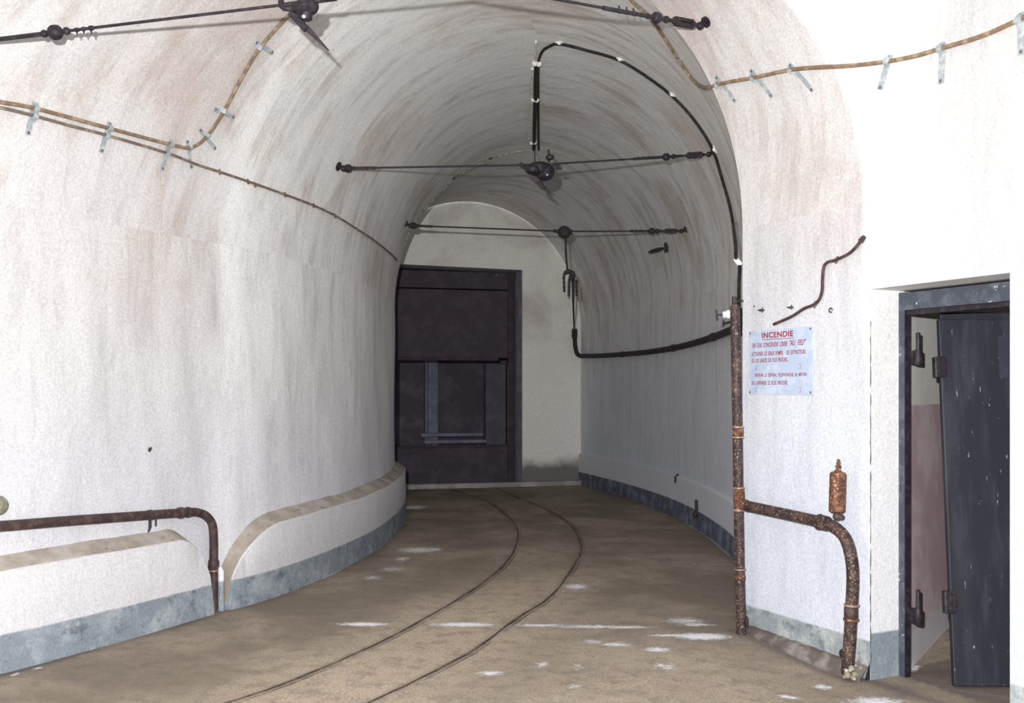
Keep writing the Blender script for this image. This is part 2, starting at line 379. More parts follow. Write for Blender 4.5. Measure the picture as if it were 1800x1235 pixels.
# floor -------------------------------------------------------------
def lattice(seed, n=96):
    return np.random.RandomState(seed).rand(n, n)
def vnoise(x, y, L):
    n = L.shape[0]; xi = np.floor(x).astype(int); yi = np.floor(y).astype(int); fx = x-xi; fy = y-yi
    fx = fx*fx*(3-2*fx); fy = fy*fy*(3-2*fy)
    g_ = lambda a, b_: L[a % n, b_ % n]
    return (g_(xi, yi)*(1-fx)+g_(xi+1, yi)*fx)*(1-fy)+(g_(xi, yi+1)*(1-fx)+g_(xi+1, yi+1)*fx)*fy
def floorh(x, y):
    a = np.clip((x-0.9)/0.7, 0, 1); b_ = np.clip((5.75-y)/0.6, 0, 1)
    return -0.045*a*a*(3-2*a)*b_
xs = np.concatenate([np.arange(-8, -3.2, 0.4), np.arange(-3.2, 2.7, 0.03), np.arange(2.7, 5.6, 0.3)])
ys = np.concatenate([np.arange(-4.4, 4.0, 0.4), np.arange(4.0, 10, 0.03), np.arange(10, 19.2, 0.06)])
X, Y = np.meshgrid(xs, ys, indexing='ij')
L1, L2 = lattice(1), lattice(2)
Z = floorh(X, Y)+0.006*(vnoise(X*2.3, Y*2.3, L1)-0.5)+0.003*(vnoise(X*11, Y*11, L2)-0.5)
white = np.zeros_like(X); dirt = np.zeros_like(X); worn = np.zeros_like(X)
marks = [(640, 1096, 48, 3.5, 1), (815, 1097, 62, 4, 1), (735, 966, 44, 6, .75), (765, 965, 15, 3, .8), (728, 891, 26, 4, .8), (708, 982, 16, 5, .65), (1012, 1031, 26, 6, .8),
         (1235, 1118, 50, 6, 1.05), (1180, 1116, 50, 2.5, .9), (1204, 1091, 45, 8, .68), (1225, 1098, 40, 3, .8), (1085, 1133, 35, 4, .8), (1156, 1141, 28, 5, .85), (1044, 1101, 90, 4, .75),
         (950, 1098, 60, 3, .8), (1447, 1191, 18, 5, .85), (1387, 1215, 22, 3.5, .95), (1170, 1171, 26, 9, .62), (955, 1167, 14, 6, .7), (862, 1183, 28, 5, .8), (1010, 1206, 18, 4, .7), (1041, 1128, 22, 4, .7),
         (1018, 1171, 20, 9, .5), (1540, 1216, 60, 10, .8), (1450, 1150, 26, 4, .3), (28, 1184, 8, 4, .8), (66, 1173, 10, 3, .9), (1100, 1102, 60, 3, .8), (690, 1000, 30, 6, .55), (655, 1015, 20, 5, .6)]
for px, py, hw, hh, amp in marks:
    c = ground(px, py); rx = hw*c.y/F; ry = abs(ground(px, py-hh).y-ground(px, py+hh).y)/2
    d = ((X-c.x)/rx)**2+((Y-c.y)/ry)**2
    white = np.maximum(white, amp*np.exp(-d*0.8))
def polydist(pts):
    D = np.full(X.shape, 9.0)
    for a, b_ in zip(pts[:-1], pts[1:]):
        ax, ay, bx, by = a.x, a.y, b_.x, b_.y; L = (bx-ax)**2+(by-ay)**2+1e-9
        t = np.clip(((X-ax)*(bx-ax)+(Y-ay)*(by-ay))/L, 0, 1)
        D = np.minimum(D, np.hypot(X-ax-t*(bx-ax), Y-ay-t*(by-ay)))
    return D
ledge = polydist([ground(*p) for p in ((470, 1050), (532, 1028), (580, 1010), (624, 985), (664, 962), (696, 930))])
white = np.maximum(white, 0.78*np.exp(-(ledge/0.035)**2))
ledge = polydist([V(1.84, 10.6, 0), V(1.88, 9.6, 0), V(1.85, 8.3, 0)])
white = np.maximum(white, 0.74*np.exp(-(ledge/0.03)**2))
RL = [(419, 1229), (497, 1202), (609, 1156), (714, 1105), (827, 1039), (886, 992), (909, 953), (905, 922), (870, 889), (839, 874)]
RR = [(656, 1231), (749, 1187), (839, 1138), (905, 1089), (971, 1045), (1010, 992), (1022, 965), (1014, 938), (998, 918), (956, 893), (905, 872)]
def rail_path(px, ext):
    p = [ground(*q) for q in px]; p = [V(q.x, q.y, 0) for q in p]
    return catmull([V(*e, 0) for e in ext[0]]+p+[V(*e, 0) for e in ext[1]], 8)
railL = rail_path(RL, ([(-4.6, 2.0), (-3.4, 2.6), (-2.4, 3.3), (-1.8, 3.85), (-1.45, 4.22)], [(-0.85, 13.9)]))
railR = rail_path(RR, ([(-4.0, 1.5), (-2.8, 2.2), (-1.8, 3.0), (-1.2, 3.65), (-.86, 4.12)], [(-0.25, 14.3)]))
D = np.minimum(polydist(railL), polydist(railR)); dirt = np.maximum(dirt, 0.5*np.exp(-(D/0.03)**2)*(0.4+1.0*vnoise(X*3, Y*3, L2)))
mid = polydist([(a+b_)/2 for a, b_ in zip(railL[::3], railR[::3])])
worn = np.clip(0.9*np.exp(-(mid/0.55)**2)+0.6*np.exp(-(((X-0.9)/1.2)**2+((Y-4.6)/1.1)**2)), 0, 1)*np.clip((9.5-Y)/3.5, 0, 1)
D = np.minimum(polydist([p for p in Ipath[::3]]), polydist([p for p in Opath[::3]]))
dirt = np.maximum(dirt, 0.8*np.exp(-(D/0.06)**2)*(0.3+vnoise(X*4, Y*4, L1)))
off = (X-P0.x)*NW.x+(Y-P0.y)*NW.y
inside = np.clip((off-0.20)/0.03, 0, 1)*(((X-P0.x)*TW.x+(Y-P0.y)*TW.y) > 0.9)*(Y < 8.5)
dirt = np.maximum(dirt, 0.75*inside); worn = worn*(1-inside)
sill = polydist([onwall(KD0)+NW*0.215, onwall(KD1)+NW*0.215]); dirt = np.maximum(dirt, 1.0*np.exp(-(sill/0.016)**2))
deb = polydist([V(2.06, 5.13, 0), V(2.25, 5.40, 0), V(2.55, 5.82, 0)]); white = np.maximum(white, 0.85*np.exp(-(deb/0.03)**2)*inside)
skirt = polydist([onwall(0)-NW*.08, onwall(.95)-NW*.10]); dirt = np.maximum(dirt, 0.9*np.exp(-(skirt/0.035)**2))
nx, ny = X.shape
fv = np.stack([X.ravel(), Y.ravel(), Z.ravel()], 1)
ii, jj = np.meshgrid(np.arange(nx-1), np.arange(ny-1), indexing='ij'); a_ = (ii*ny+jj).ravel()
ff = np.stack([a_, a_+ny, a_+ny+1, a_+1], 1)
me = bpy.data.meshes.new('floor'); me.from_pydata(fv.tolist(), [], ff.tolist()); me.update()
for nm, arr in (('white_marks', white), ('dirt', dirt), ('worn', worn)):
    at_ = me.attributes.new(nm, 'FLOAT', 'POINT'); at_.data.foreach_set('value', arr.ravel().astype(np.float32))
me.polygons.foreach_set('use_smooth', [True]*len(me.polygons)); me.materials.append(M['floor'])
fo_ = bpy.data.objects.new('floor', me); C.objects.link(fo_); structure(fo_)

# end wall with the big doorway --------------------------------------
EA = V(1.02, 14.76, 0); EU = V(-1, -0.25, 0).normalized(); EN = V(-0.25, 1, 0).normalized()   # along, and away from us
EU = V(-EN.y, EN.x, 0).normalized()
def onend(px, py, back=0.0):
    d = (at(px, py, 1)-EYE); p0 = EA+EN*back
    t = (p0-EYE).dot(EN)/d.dot(EN); return EYE+d*t
def endc(u, z, back=0.0): return EA+EU*u+EN*back+V(0, 0, z)
pr = onend(918, 700); uR_ = (pr-EA).dot(EU); zt = onend(812, 469).z; uL_ = 2.9
zt2 = zt
ro = MB()
us_ = [-0.6, uR_, uL_, 4.0]; zs_ = [-0.1, zt, 4.5]
for a in range(3):
    for b_ in range(2):
        if a == 1 and b_ == 0: continue
        tl = 0.018
        q = [(us_[a], zs_[b_]), (us_[a+1], zs_[b_]), (us_[a+1], zs_[b_+1]), (us_[a], zs_[b_+1])]
        ro.add([endc(u, z+(tl*(1 if u > 1.5 else -1) if z == zt else 0)) for u, z in q], [(0, 1, 2, 3)])
o = structure(ro.build('wall_far', M['end'], smooth=0))
rv = MB(); dR = 0.45; tl = 0.018
rv.add([endc(uR_, -0.1), endc(uR_, zt-tl), endc(uR_, zt-tl, dR), endc(uR_, -0.1, dR)], [(0, 1, 2, 3)])
rv.add([endc(uR_, zt-tl), endc(uL_, zt+tl), endc(uL_, zt+tl, dR), endc(uR_, zt-tl, dR)], [(0, 1, 2, 3)])
rv.add([endc(uL_, -0.1), endc(uL_, zt+tl), endc(uL_, zt+tl, dR), endc(uL_, -0.1, dR)], [(0, 1, 2, 3)])
structure(rv.build('trim_1', M['reveal'], smooth=0))
kb = MB(); kb.box(endc(1.6, 0.02, -0.06), EU, EN, (0, 0, 1), 1.75, 0.06, 0.045)
structure(kb.build('trim_2', simple('pale_kerb', (0.30, 0.28, 0.27), (0.42, 0.40, 0.40), 3, 0.9), bevel=0.01, smooth=0))
# dim room beyond the gate
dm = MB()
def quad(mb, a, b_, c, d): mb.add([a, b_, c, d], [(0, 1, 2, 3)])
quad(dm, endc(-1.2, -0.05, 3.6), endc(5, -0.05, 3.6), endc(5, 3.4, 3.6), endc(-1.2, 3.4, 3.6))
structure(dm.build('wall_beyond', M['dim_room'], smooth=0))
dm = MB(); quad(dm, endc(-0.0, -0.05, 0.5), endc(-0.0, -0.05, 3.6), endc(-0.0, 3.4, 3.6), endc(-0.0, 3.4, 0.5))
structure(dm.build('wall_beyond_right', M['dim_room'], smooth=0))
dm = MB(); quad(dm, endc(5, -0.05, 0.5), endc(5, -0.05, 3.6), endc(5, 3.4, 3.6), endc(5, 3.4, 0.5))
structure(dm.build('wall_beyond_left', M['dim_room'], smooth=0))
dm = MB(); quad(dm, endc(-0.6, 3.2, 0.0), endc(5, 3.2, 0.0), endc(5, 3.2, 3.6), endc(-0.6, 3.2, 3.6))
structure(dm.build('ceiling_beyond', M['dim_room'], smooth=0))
# gate
gb = onend(760, 850, dR-0.1)
gt = thing('steel_gate', 'dark steel gate with solid top and bottom panels closing the far doorway', 'gate', endc(1.6, 0, dR-0.12))
def gz(py, back): return onend(800, py, back).z
gbk = dR-0.12
def gu(px, back): return (onend(px, 700, back)-EA).dot(EU)
u_r, u_l = gu(903, gbk), uL_-0.02
def gbox(name, u0, u1, z0, z1, mat, th=0.02, bk=gbk):
    mb = MB(); mb.box(endc((u0+u1)/2, (z0+z1)/2, bk), EU, EN, (0, 0, 1), abs(u1-u0)/2, th, (z1-z0)/2)
    return mb.build(name, mat, gt, bevel=0.004, smooth=0)
zA, zB, zC, zM = gz(628, gbk), gz(786, gbk), 0.03, gz(508, gbk)
gbox('upper_panel', u_r, u_l, zM+0.01, zt-0.03, M['gate'])
gbox('upper_panel', u_r, u_l, zA, zM-0.01, M['gate'], 0.015)
gbox('bottom_panel', u_r, u_l, zC, zB, M['gate'])
gbox('cross_bar', gu(875, gbk), u_l, zA-0.045, zA, M['gate_dark'], 0.04)
gbox('cross_bar', u_r, u_l, zB, zB+0.03, M['gate_dark'], 0.035)
gbox('gate_post', u_r-0.0, gu(892, gbk), zC, zt-0.03, M['gate_dark'], 0.045)
gbox('guide_strip', gu(893, gbk), gu(890, gbk), zB, gz(640, gbk), M['rust_plain'], 0.05)
bb = MB(); c = onend(873, 483, gbk-0.06); bb.ball(c, 0.028, EN)
bb.build('bolt_head', M['dim_mid'], gt)
# things seen through the gate
def beyond(name, label, cat, x0, x1, y0, y1, mat, bk, th=0.06):
    a, b_ = onend(x0, y1, bk), onend(x1, y0, bk); mb = MB()
    c = (a+b_)/2; z0 = a.z
    mb.box(c, EU, EN, (0, 0, 1), abs((b_-a).dot(EU))/2, th, abs(b_.z-a.z)/2)
    o = mb.build(name, mat, bevel=0.006, smooth=0); return o
p = MB(); a, b_ = onend(751, 735, 3.4), onend(768, 600, 3.4)
p.box(V(*((a+b_)/2).xy, 1.15), EU, EN, (0, 0, 1), abs((b_-a).dot(EU))/2, 0.1, 1.2)
structure(p.build('trim_3', M['dim_pale'], smooth=0))
p = MB(); a = onend(748, 735, 3.42); p.box(V(a.x, a.y, 1.15), EU, EN, (0, 0, 1), 0.02, 0.1, 1.2)
structure(p.build('trim_4', M['dim_pale'], smooth=0))
p = MB(); a, b_ = onend(852, 780, 3.3), onend(893, 640, 3.3)
p.box(V(*((a+b_)/2).xy, 0.9), EU, EN, (0, 0, 1), abs((b_-a).dot(EU))/2, 0.1, 0.95)
structure(p.build('trim_5', M['dim_mid'], smooth=0))
bn = thing('bench', 'low pale slatted bench dimly seen through the far gate', 'bench', V(*onend(800, 770, 2.2).xy, 0))
for y0, y1, x0, x1 in ((760, 767, 740, 848), (772, 779, 745, 853)):
    a, b_ = onend(x0, y1, 2.2 if y0 > 765 else 2.35), onend(x1, y0, 2.2 if y0 > 765 else 2.35); mb = MB()
    mb.box((a+b_)/2, EU, EN, (0, 0, 1), abs((b_-a).dot(EU))/2, 0.07, abs(b_.z-a.z)/2); mb.build('slat', M['dim_pale'], bn, smooth=0)
for x in (760, 840):
    a = onend(x, 776, 2.2); mb = MB(); mb.box(V(a.x, a.y, a.z/2-0.02), EU, EN, (0, 0, 1), 0.03, 0.05, a.z/2-0.02); mb.build('leg', M['dim_mid'], bn, smooth=0)

# back wall of the junction
#bw = MB(); quad(bw, V(-8, -3.6, -0.1), V(6.5, -3.6, -0.1), V(6.5, -3.6, 4.6), V(-8, -3.6, 4.6)); structure(bw.build('wall_back', M['doorway'], smooth=0))

# plinths ---------------------------------------------------------------
arc = [0.0]
for i in range(1, nst): arc.append(arc[-1]+(Ipath[i]-Ipath[i-1]).length)
def ipt(s):
    for i in range(1, nst):
        if arc[i] >= s: break
    f = (s-arc[i-1])/(arc[i]-arc[i-1]); return Ipath[i-1].lerp(Ipath[i], f), WI[i-1].lerp(WI[i], f)
def s_near(q):
    return min((( (ipt(arc[-1]*k/900)[0]-q).length, arc[-1]*k/900) for k in range(901)))[1]
def plinth(name, s0, s1, r0, r1):
    n = max(20, int((s1-s0)/0.03)); mb = MB(); top = MB(); rows_ = []
    for k in range(n+1):
        s = s0+(s1-s0)*k/n; f, w_ = ipt(s)
        c = 1.0
        for d, r in ((s-s0, r0), (s1-s, r1)):
            if r and d < r: c = min(c, math.sqrt(max(0, 1-(1-d/r)**2)))
        h = 0.06+0.445*c+0.003*math.sin(s*5)+0.001*math.sin(s*17)
        inn = (f-w_).normalized()
        rows_.append([f+V(0, 0, -0.1), f+V(0, 0, h*0.5), f-inn*0.004+V(0, 0, h-0.012), f-inn*0.016+V(0, 0, h), w_-inn*0.02+V(0, 0, h+0.07*c), w_-inn*0.03+V(0, 0, -0.1)])
    m_ = 6
    for a in range(n):
        for j in range(3): mb.add([rows_[a][j], rows_[a+1][j], rows_[a+1][j+1], rows_[a][j+1]], [(0, 1, 2, 3)])
        top.add([rows_[a][3], rows_[a+1][3], rows_[a+1][4], rows_[a][4]], [(0, 1, 2, 3)])
    for r in (rows_[0], rows_[-1]): mb.add(r, [(0, 1, 2, 3, 4, 5)])
    import bmesh
    verts = mb.v+top.v; nf = len(mb.f); faces = mb.f+[tuple(i+len(mb.v) for i in q) for q in top.f]
    me = bpy.data.meshes.new(name); me.from_pydata([tuple(v) for v in verts], [], faces); me.materials.append(M['plinth']); me.materials.append(M['ledge_top'])
    for i, p in enumerate(me.polygons): p.material_index = 1 if i >= nf else 0
    bm = bmesh.new(); bm.from_mesh(me); bmesh.ops.remove_doubles(bm, verts=bm.verts, dist=1e-5); bmesh.ops.recalc_face_normals(bm, faces=bm.faces); bm.to_mesh(me); bm.free()
    me.polygons.foreach_set('use_smooth', [True]*len(me.polygons)); me.set_sharp_from_angle(angle=math.radians(50))
    uvl = me.uv_layers.new(name='UVMap')
    for p in me.polygons:
        for li in p.loop_indices:
            co = me.vertices[me.loops[li].vertex_index].co; uvl.data[li].uv = (co.x+co.y, co.z)
    o = bpy.data.objects.new(name, me); C.objects.link(o); return structure(o)
sg0, sg1 = s_near(V(-1.825, 6.335, 0)), s_near(V(-1.865, 6.215, 0))
plinth('baseboard_left', 0.0, sg0, 0, 0.62)
plinth('baseboard_left_near', sg1, arc[-1]-4.0, 0.30, 0)
# right tunnel plinth: low, with a sloped top
mb = MB(); rows_ = []
for i in range(0, 7*NS+1):
    nrm = sidevec(Opath, i)
    if nrm.dot(WI[i]-Opath[i]) < 0: nrm = -nrm
    k = min(1, (7*NS-i)/6.0) if i > 7*NS-6 else 1
    rows_.append([Opath[i]+nrm*0.035*k+V(0, 0, -0.1), Opath[i]+nrm*0.035*k+V(0, 0, 0.45), Opath[i]+nrm*0.03*k+V(0, 0, 0.455), Opath[i]-nrm*0.01+V(0, 0, 0.47)])
for a in range(len(rows_)-1):
    for j in range(3): mb.add([rows_[a][j], rows_[a+1][j], rows_[a+1][j+1], rows_[a][j+1]], [(0, 1, 2, 3)])
o = structure(mb.build('baseboard_right', plaster('plaster_plinth_far', base=(0.78, 0.80, 0.86), stain_amt=0, streak=0.2, band=0.19, bandc=((0.13, 0.14, 0.19), (0.30, 0.33, 0.42))), smooth=0))
# mortar fillet along the foot of the junction wall
mb = MB(); rows_ = []
for k in range(25):
    kk = -0.02+1.0*k/24; p = onwall(kk); w_ = 0.035+0.035*math.sin(min(1, kk/0.6)*math.pi*0.6)+0.002*math.sin(k*1.7); h = 0.045+0.003*math.sin(k*2.3)-0.02*k/24
    rows_.append([p-NW*w_+V(0, 0, -0.1), p-NW*w_+V(0, 0, float(floorh(np.array(p.x), np.array(p.y)))+0.012), p-NW*w_*0.4+V(0, 0, h*0.7), p+NW*0.01+V(0, 0, h)])
for a in range(24):
    for j in range(3): mb.add([rows_[a][j], rows_[a+1][j], rows_[a+1][j+1], rows_[a][j+1]], [(0, 1, 2, 3)])
structure(mb.build('trim_6', M['fillet'], smooth=60))

# ------------------------------------------------------------------ side doorway and room
D0, D1 = onwall(KD0), onwall(KD1); UP = V(0, 0, 1)
def dr(u, dpt, z): return D0+TW*u+NW*dpt+V(0, 0, z)
DW = KD1-KD0; RD = 0.19; WT = 0.235
mb = MB()
quad(mb, dr(0, 0, -0.1), dr(0, 0, DOORH), dr(0, WT, DOORH), dr(0, WT, -0.1))
quad(mb, dr(DW, 0, -0.1), dr(DW, 0, DOORH), dr(DW, WT, DOORH), dr(DW, WT, -0.1))
quad(mb, dr(0, 0, DOORH), dr(DW, 0, DOORH), dr(DW, WT, DOORH), dr(0, WT, DOORH))
structure(mb.build('trim_7', M['doorway'], smooth=0))
mb = MB(); zs_c = [0.02+1.72*k/40 for k in range(41)]
mb.tube([dr(-0.001+0.0015*math.sin(k*2.1), 0.002, z) for k, z in enumerate(zs_c)], [0.0015+0.0018*abs(math.sin(k*1.37)) for k in range(41)], 5)
structure(mb.build('trim_8', M['fillet']))
fr = thing('door_frame', 'chipped grey steel frame in the side doorway, two hinge pins on its left post', 'door frame', dr(DW/2, RD+0.03, -0.04))
FW, FD = 0.036, 0.035
def fbox(name, u0, u1, z0, z1, mat=M['frame'], d0=RD, d1=RD+FD):
    mb = MB(); mb.box(dr((u0+u1)/2, (d0+d1)/2, (z0+z1)/2), TW, NW, UP, (u1-u0)/2, (d1-d0)/2, (z1-z0)/2); return mb.build(name, mat, fr, bevel=0.003, smooth=0)
fbox('left_post', 0.002, FW, -0.05, DOORH-0.01)
fbox('right_post', DW-FW, DW-0.002, -0.05, DOORH-0.01)
fbox('head', FW, DW-FW, DOORH-0.10, DOORH-0.012)
fbox('door_stop', FW, FW+0.003, -0.05, DOORH-FW-0.02, M['steel_dark'], RD+0.006, RD+0.045)
fbox('door_stop', FW+0.003, DW-FW, DOORH-0.125, DOORH-0.10, M['steel_dark'], RD+0.012, RD+0.06)
for y0, y1 in ((584, 641), (1036, 1097)):      # hinge pins on the left post
    q = dr(FW+0.045, RD+0.05, 0); d = q.y; zt_, zb_ = at(0, y0, d).z, at(0, y1, d).z; zm = zb_+(zt_-zb_)*0.47
    mb = MB(); mb.tube([V(q.x, q.y, zm-0.01), V(q.x, q.y, zt_-0.004), V(q.x, q.y, zt_)], [0.011, 0.011, 0.007], 12)
    h_ = mb.build('hinge_pin', M['steel_dark'], fr)
    mb = MB(); mb.tube([V(q.x, q.y, zb_), V(q.x, q.y, zb_+0.006), V(q.x, q.y, zm-0.006), V(q.x, q.y, zm)], [0.016, 0.02, 0.02, 0.017], 12)
    mb.box(dr(FW+0.018, RD+0.045, (zb_+zm)/2), TW, NW, UP, 0.025, 0.006, (zm-zb_)/2-0.004)
    mb.build('hinge_knuckle', M['steel_dark'], fr)
# door leaf, lifted off its hinges and leaning back
LZ0 = -0.035; yb, yt = 4.84, 5.02
lf = thing('steel_door', 'blue-black steel door leaf leaning inside the side doorway, off its hinges', 'door', V(2.5, yb, LZ0))
def leaf(px, t, front=0.0):                    # px at the bottom edge, t = 0..1 up the leaf
    y = yb+(yt-yb)*t-front; return V((px-900)/F*yb, y, LZ0+(1.795-LZ0)*t)
xl = (1672-900)/F*yb; xr = xl+0.72
ly = (V(0, yt-yb, 1.83)).normalized(); lx = V(1, 0, 0); ln = lx.cross(ly)
def lp(u, v, f=0): return V(xl+u, yb, LZ0)+ly*v-ln*(-f)
def lbox(name, u0, u1, v0, v1, f0, f1, mat, par=lf, bev=0.006):
    mb = MB(); mb.box(lp((u0+u1)/2, (v0+v1)/2, (f0+f1)/2), lx, ly, ln, (u1-u0)/2, (v1-v0)/2, abs(f1-f0)/2); return mb.build(name, mat, par, bevel=bev, smooth=0)
lbox('panel', 0.0, 0.72, 0, 1.795, 0, 0.035, M['door_leaf'])
lbox('panel', 0.022, 0.70, 0.01, 1.835, -0.02, 0.001, M['door_leaf'])
lbox('patch_plate', 0.29, 0.55, 1.50, 1.71, 0.035, 0.037, M['door_patch'], bev=0)
for v0, v1 in ((1.50, 1.605), (0.345, 0.455)):
    lbox('hinge_strap', -0.03, 0.03, v0, v1, 0.0, 0.04, M['steel_dark'])
# walls of the side room
rA = dr(-0.0, WT, 0)
mb = MB(); pA = V(2.02, 5.10, -0.1); pB = V(3.3, 6.86, -0.1)
quad(mb, dr(0, WT-0.005, -0.1), pB, pB+V(0, 0, 2.7), dr(0, WT-0.005, 2.6)); structure(mb.build('wall_side_room_left', M['side_room'], smooth=0))
mb = MB(); pC = V(5.4, 5.0, -0.1); quad(mb, pB, pC, pC+V(0, 0, 2.7), pB+V(0, 0, 2.7)); structure(mb.build('wall_side_room_back', M['side_room'], smooth=0))
mb = MB(); a = dr(DW, WT, -0.1); b_ = dr(DW+0.5, WT, -0.1); quad(mb, a, b_, b_+V(0, 0, 2.6), a+V(0, 0, 2.6)); quad(mb, b_, pC, pC+V(0, 0, 2.7), b_+V(0, 0, 2.7)); structure(mb.build('wall_side_room_right', M['side_room'], smooth=0))
mb = MB(); quad(mb, dr(0, WT, DOORH), dr(DW, WT, DOORH), dr(DW, WT, 2.6), dr(0, WT, 2.6)); structure(mb.build('wall_side_room_front', M['side_room'], smooth=0))
mb = MB(); quad(mb, dr(-0.2, WT-0.1, 2.5), dr(DW+1.2, WT-0.1, 2.5), V(5.4, 5.0, 2.5), V(3.3, 6.95, 2.5)); structure(mb.build('ceiling_side_room', M['side_room'], smooth=0))

# ------------------------------------------------------------------ sign
sg = thing('fire_notice', 'white enamel fire notice with red French lettering on the junction wall', 'sign', onwall(0.32)+V(0, 0, 1.376))
SX0, SX1, SZ0, SZ1 = 0.068, 0.585, 1.374, 1.738
def sgp(u, v, d=0.008): return onwall(SX0+(SX1-SX0)*u)-NW*d+V(0, 0, SZ1+(SZ0-SZ1)*v)
mb = MB(); mb.box((sgp(0, 0, 0.004)+sgp(1, 1, 0.004))/2, TW, NW, UP, (SX1-SX0)/2, 0.003, (SZ1-SZ0)/2)
mb.build('plate', M['enamel'], sg, bevel=0.0015, smooth=0)
def text(s, u0, u1, v0, v1, italic=0, mat=M['red'], bold=0.018):
    cu = bpy.data.curves.new('lettering', 'FONT'); cu.body = s; cu.size = 1; cu.shear = italic; cu.offset = bold; cu.resolution_u = 3; cu.space_word = 1.9; cu.space_character = 1.06
    ob = bpy.data.objects.new('lettering', cu); C.objects.link(ob); dg = bpy.context.evaluated_depsgraph_get(); dg.update()
    me = bpy.data.meshes.new_from_object(ob.evaluated_get(dg)); C.objects.unlink(ob); bpy.data.objects.remove(ob)
    co = [v.co.copy() for v in me.vertices]; x0, x1 = min(c.x for c in co), max(c.x for c in co); y0, y1 = min(c.y for c in co), max(c.y for c in co)
    for v, c in zip(me.vertices, co):
        v.co = sgp(u0+(u1-u0)*(c.x-x0)/(x1-x0), v1+(v0-v1)*(c.y-y0)/(y1-y0), 0.0082)-Vector(sg.location)
    me.materials.clear(); me.materials.append(mat)
    o = bpy.data.objects.new('lettering', me); C.objects.link(o); o.parent = sg; return o
text('INCENDIE', 0.215, 0.71, 0.035, 0.125, bold=0.025)
text('EN CAS D\'INCENDIE CRIER', 0.055, 0.62, 0.19, 0.265, 0.35)
text('"AU FEU"', 0.655, 0.90, 0.175, 0.265, 0.35, bold=0.015)
text('ACTIONNER LES SEAUX POMPES', 0.045, 0.555, 0.33, 0.395)
text('LES EXTINCTEURS', 0.605, 0.90, 0.33, 0.395)
text('OU LES LANCES LES PLUS PROCHES.', 0.045, 0.63, 0.435, 0.50)
text('PREVENIR LE CENTRAL TELEPHONIQUE AU MOYEN', 0.10, 0.91, 0.672, 0.735)
text('DE L\'APPAREIL LE PLUS PROCHE.', 0.045, 0.625, 0.785, 0.85)
M['faint'] = simple('faint_red', (0.42, 0.20, 0.26), (0.5, 0.3, 0.36), 60, 0.5)
for u, sgn in ((0.11, 1), (0.82, -1)):
    for v in (0.54, 0.89):
        mb = MB()
        for (ua, ub, va, vb) in ((u, u+0.008, v, v+0.075), (min(u, u+sgn*0.03), max(u, u+sgn*0.03), v, v+0.008), (min(u, u+sgn*0.03), max(u, u+sgn*0.03), v+0.067, v+0.075)):
            mb.add([sgp(ua, va, .0082), sgp(ub, va, .0082), sgp(ub, vb, .0082), sgp(ua, vb, .0082)], [(0, 1, 2, 3)])
        mb.build('bracket_mark', M['faint'], sg, smooth=0)
mb = MB(); mb.add([sgp(.215, .143, .0082), sgp(.715, .143, .0082), sgp(.715, .152, .0082), sgp(.215, .152, .0082)], [(0, 1, 2, 3)]); mb.build('underline', M['red'], sg, smooth=0)
for u, v in ((0.015, 0.03), (0.965, 0.03), (0.97, 0.965), (0.015, 0.965)):
    mb = MB(); mb.ball(sgp(u, v, 0.008), 0.006, NW, 10, 0.5); mb.build('screw', M['screw'], sg)

# ------------------------------------------------------------------ pipes
def collar(p, d, r, w_, mat, par, name='collar'):
    p, d = Vector(p), Vector(d).normalized(); mb = MB()
    mb.lathe(p-d*w_/2, p+d*w_/2, [(0, r*0.9), (w_*0.15, r), (w_*0.85, r), (w_, r*0.9)]); return mb.build(name, mat, par)
# riser in front of the tunnel corner
zr = 5.72
def rp(px, py): return at(px, py, zr)
sp_ = thing('standpipe', 'rusty riser pipe in front of the tunnel corner, tee near its foot', 'pipe', V(1.315, zr, 0))
foot = V((1303-900)/F*zr, zr, -0.01)
mb = MB(); path = [rp(1292, 538), rp(1296, 740), rp(1298, 870), rp(1300, 985), rp(1302, 1070), foot]
mb.tube(catmull(path[:1]+path[1:], 4), 0.0285, 14); mb.build('riser', M['rust'], sp_)
dv = (path[0]-foot).normalized()
for px, py, r, w_, m_ in ((1297, 750, .034, .010, 'copper_ring'), (1297, 768, .034, .010, 'copper_ring'), (1297, 759, .0315, .05, 'rust_orange'), (1299, 857, .034, .010, 'copper_ring'), (1299, 896, .034, .010, 'copper_ring'),
                          (1299, 877, .0325, .12, 'rust_orange'), (1301, 1000, .033, .008, 'copper_ring'), (1301, 1014, .031, .03, 'rust_orange')):
    collar(rp(px, py), dv, r, w_, M[m_], sp_)
mb = MB(); mb.tube([rp(1291, 541), rp(1291, 536)], [0.0285, 0.022], 14); mb.build('cap', M['rust_orange'], sp_)
mb = MB(); mb.box(rp(1291, 528), (1, 0, 0), (0, 1, 0), UP, 0.012, 0.012, 0.022); mb.tube([rp(1290, 530), rp(1306, 528)], 0.006, 8); mb.build('top_bracket', M['iron_far'], sp_)
mb = MB(); mb.box(rp(1311, 1092), (1, 0, 0), (0, 1, 0), UP, 0.008, 0.03, 0.03); mb.build('foot_bracket', M['steel_dark'], sp_)
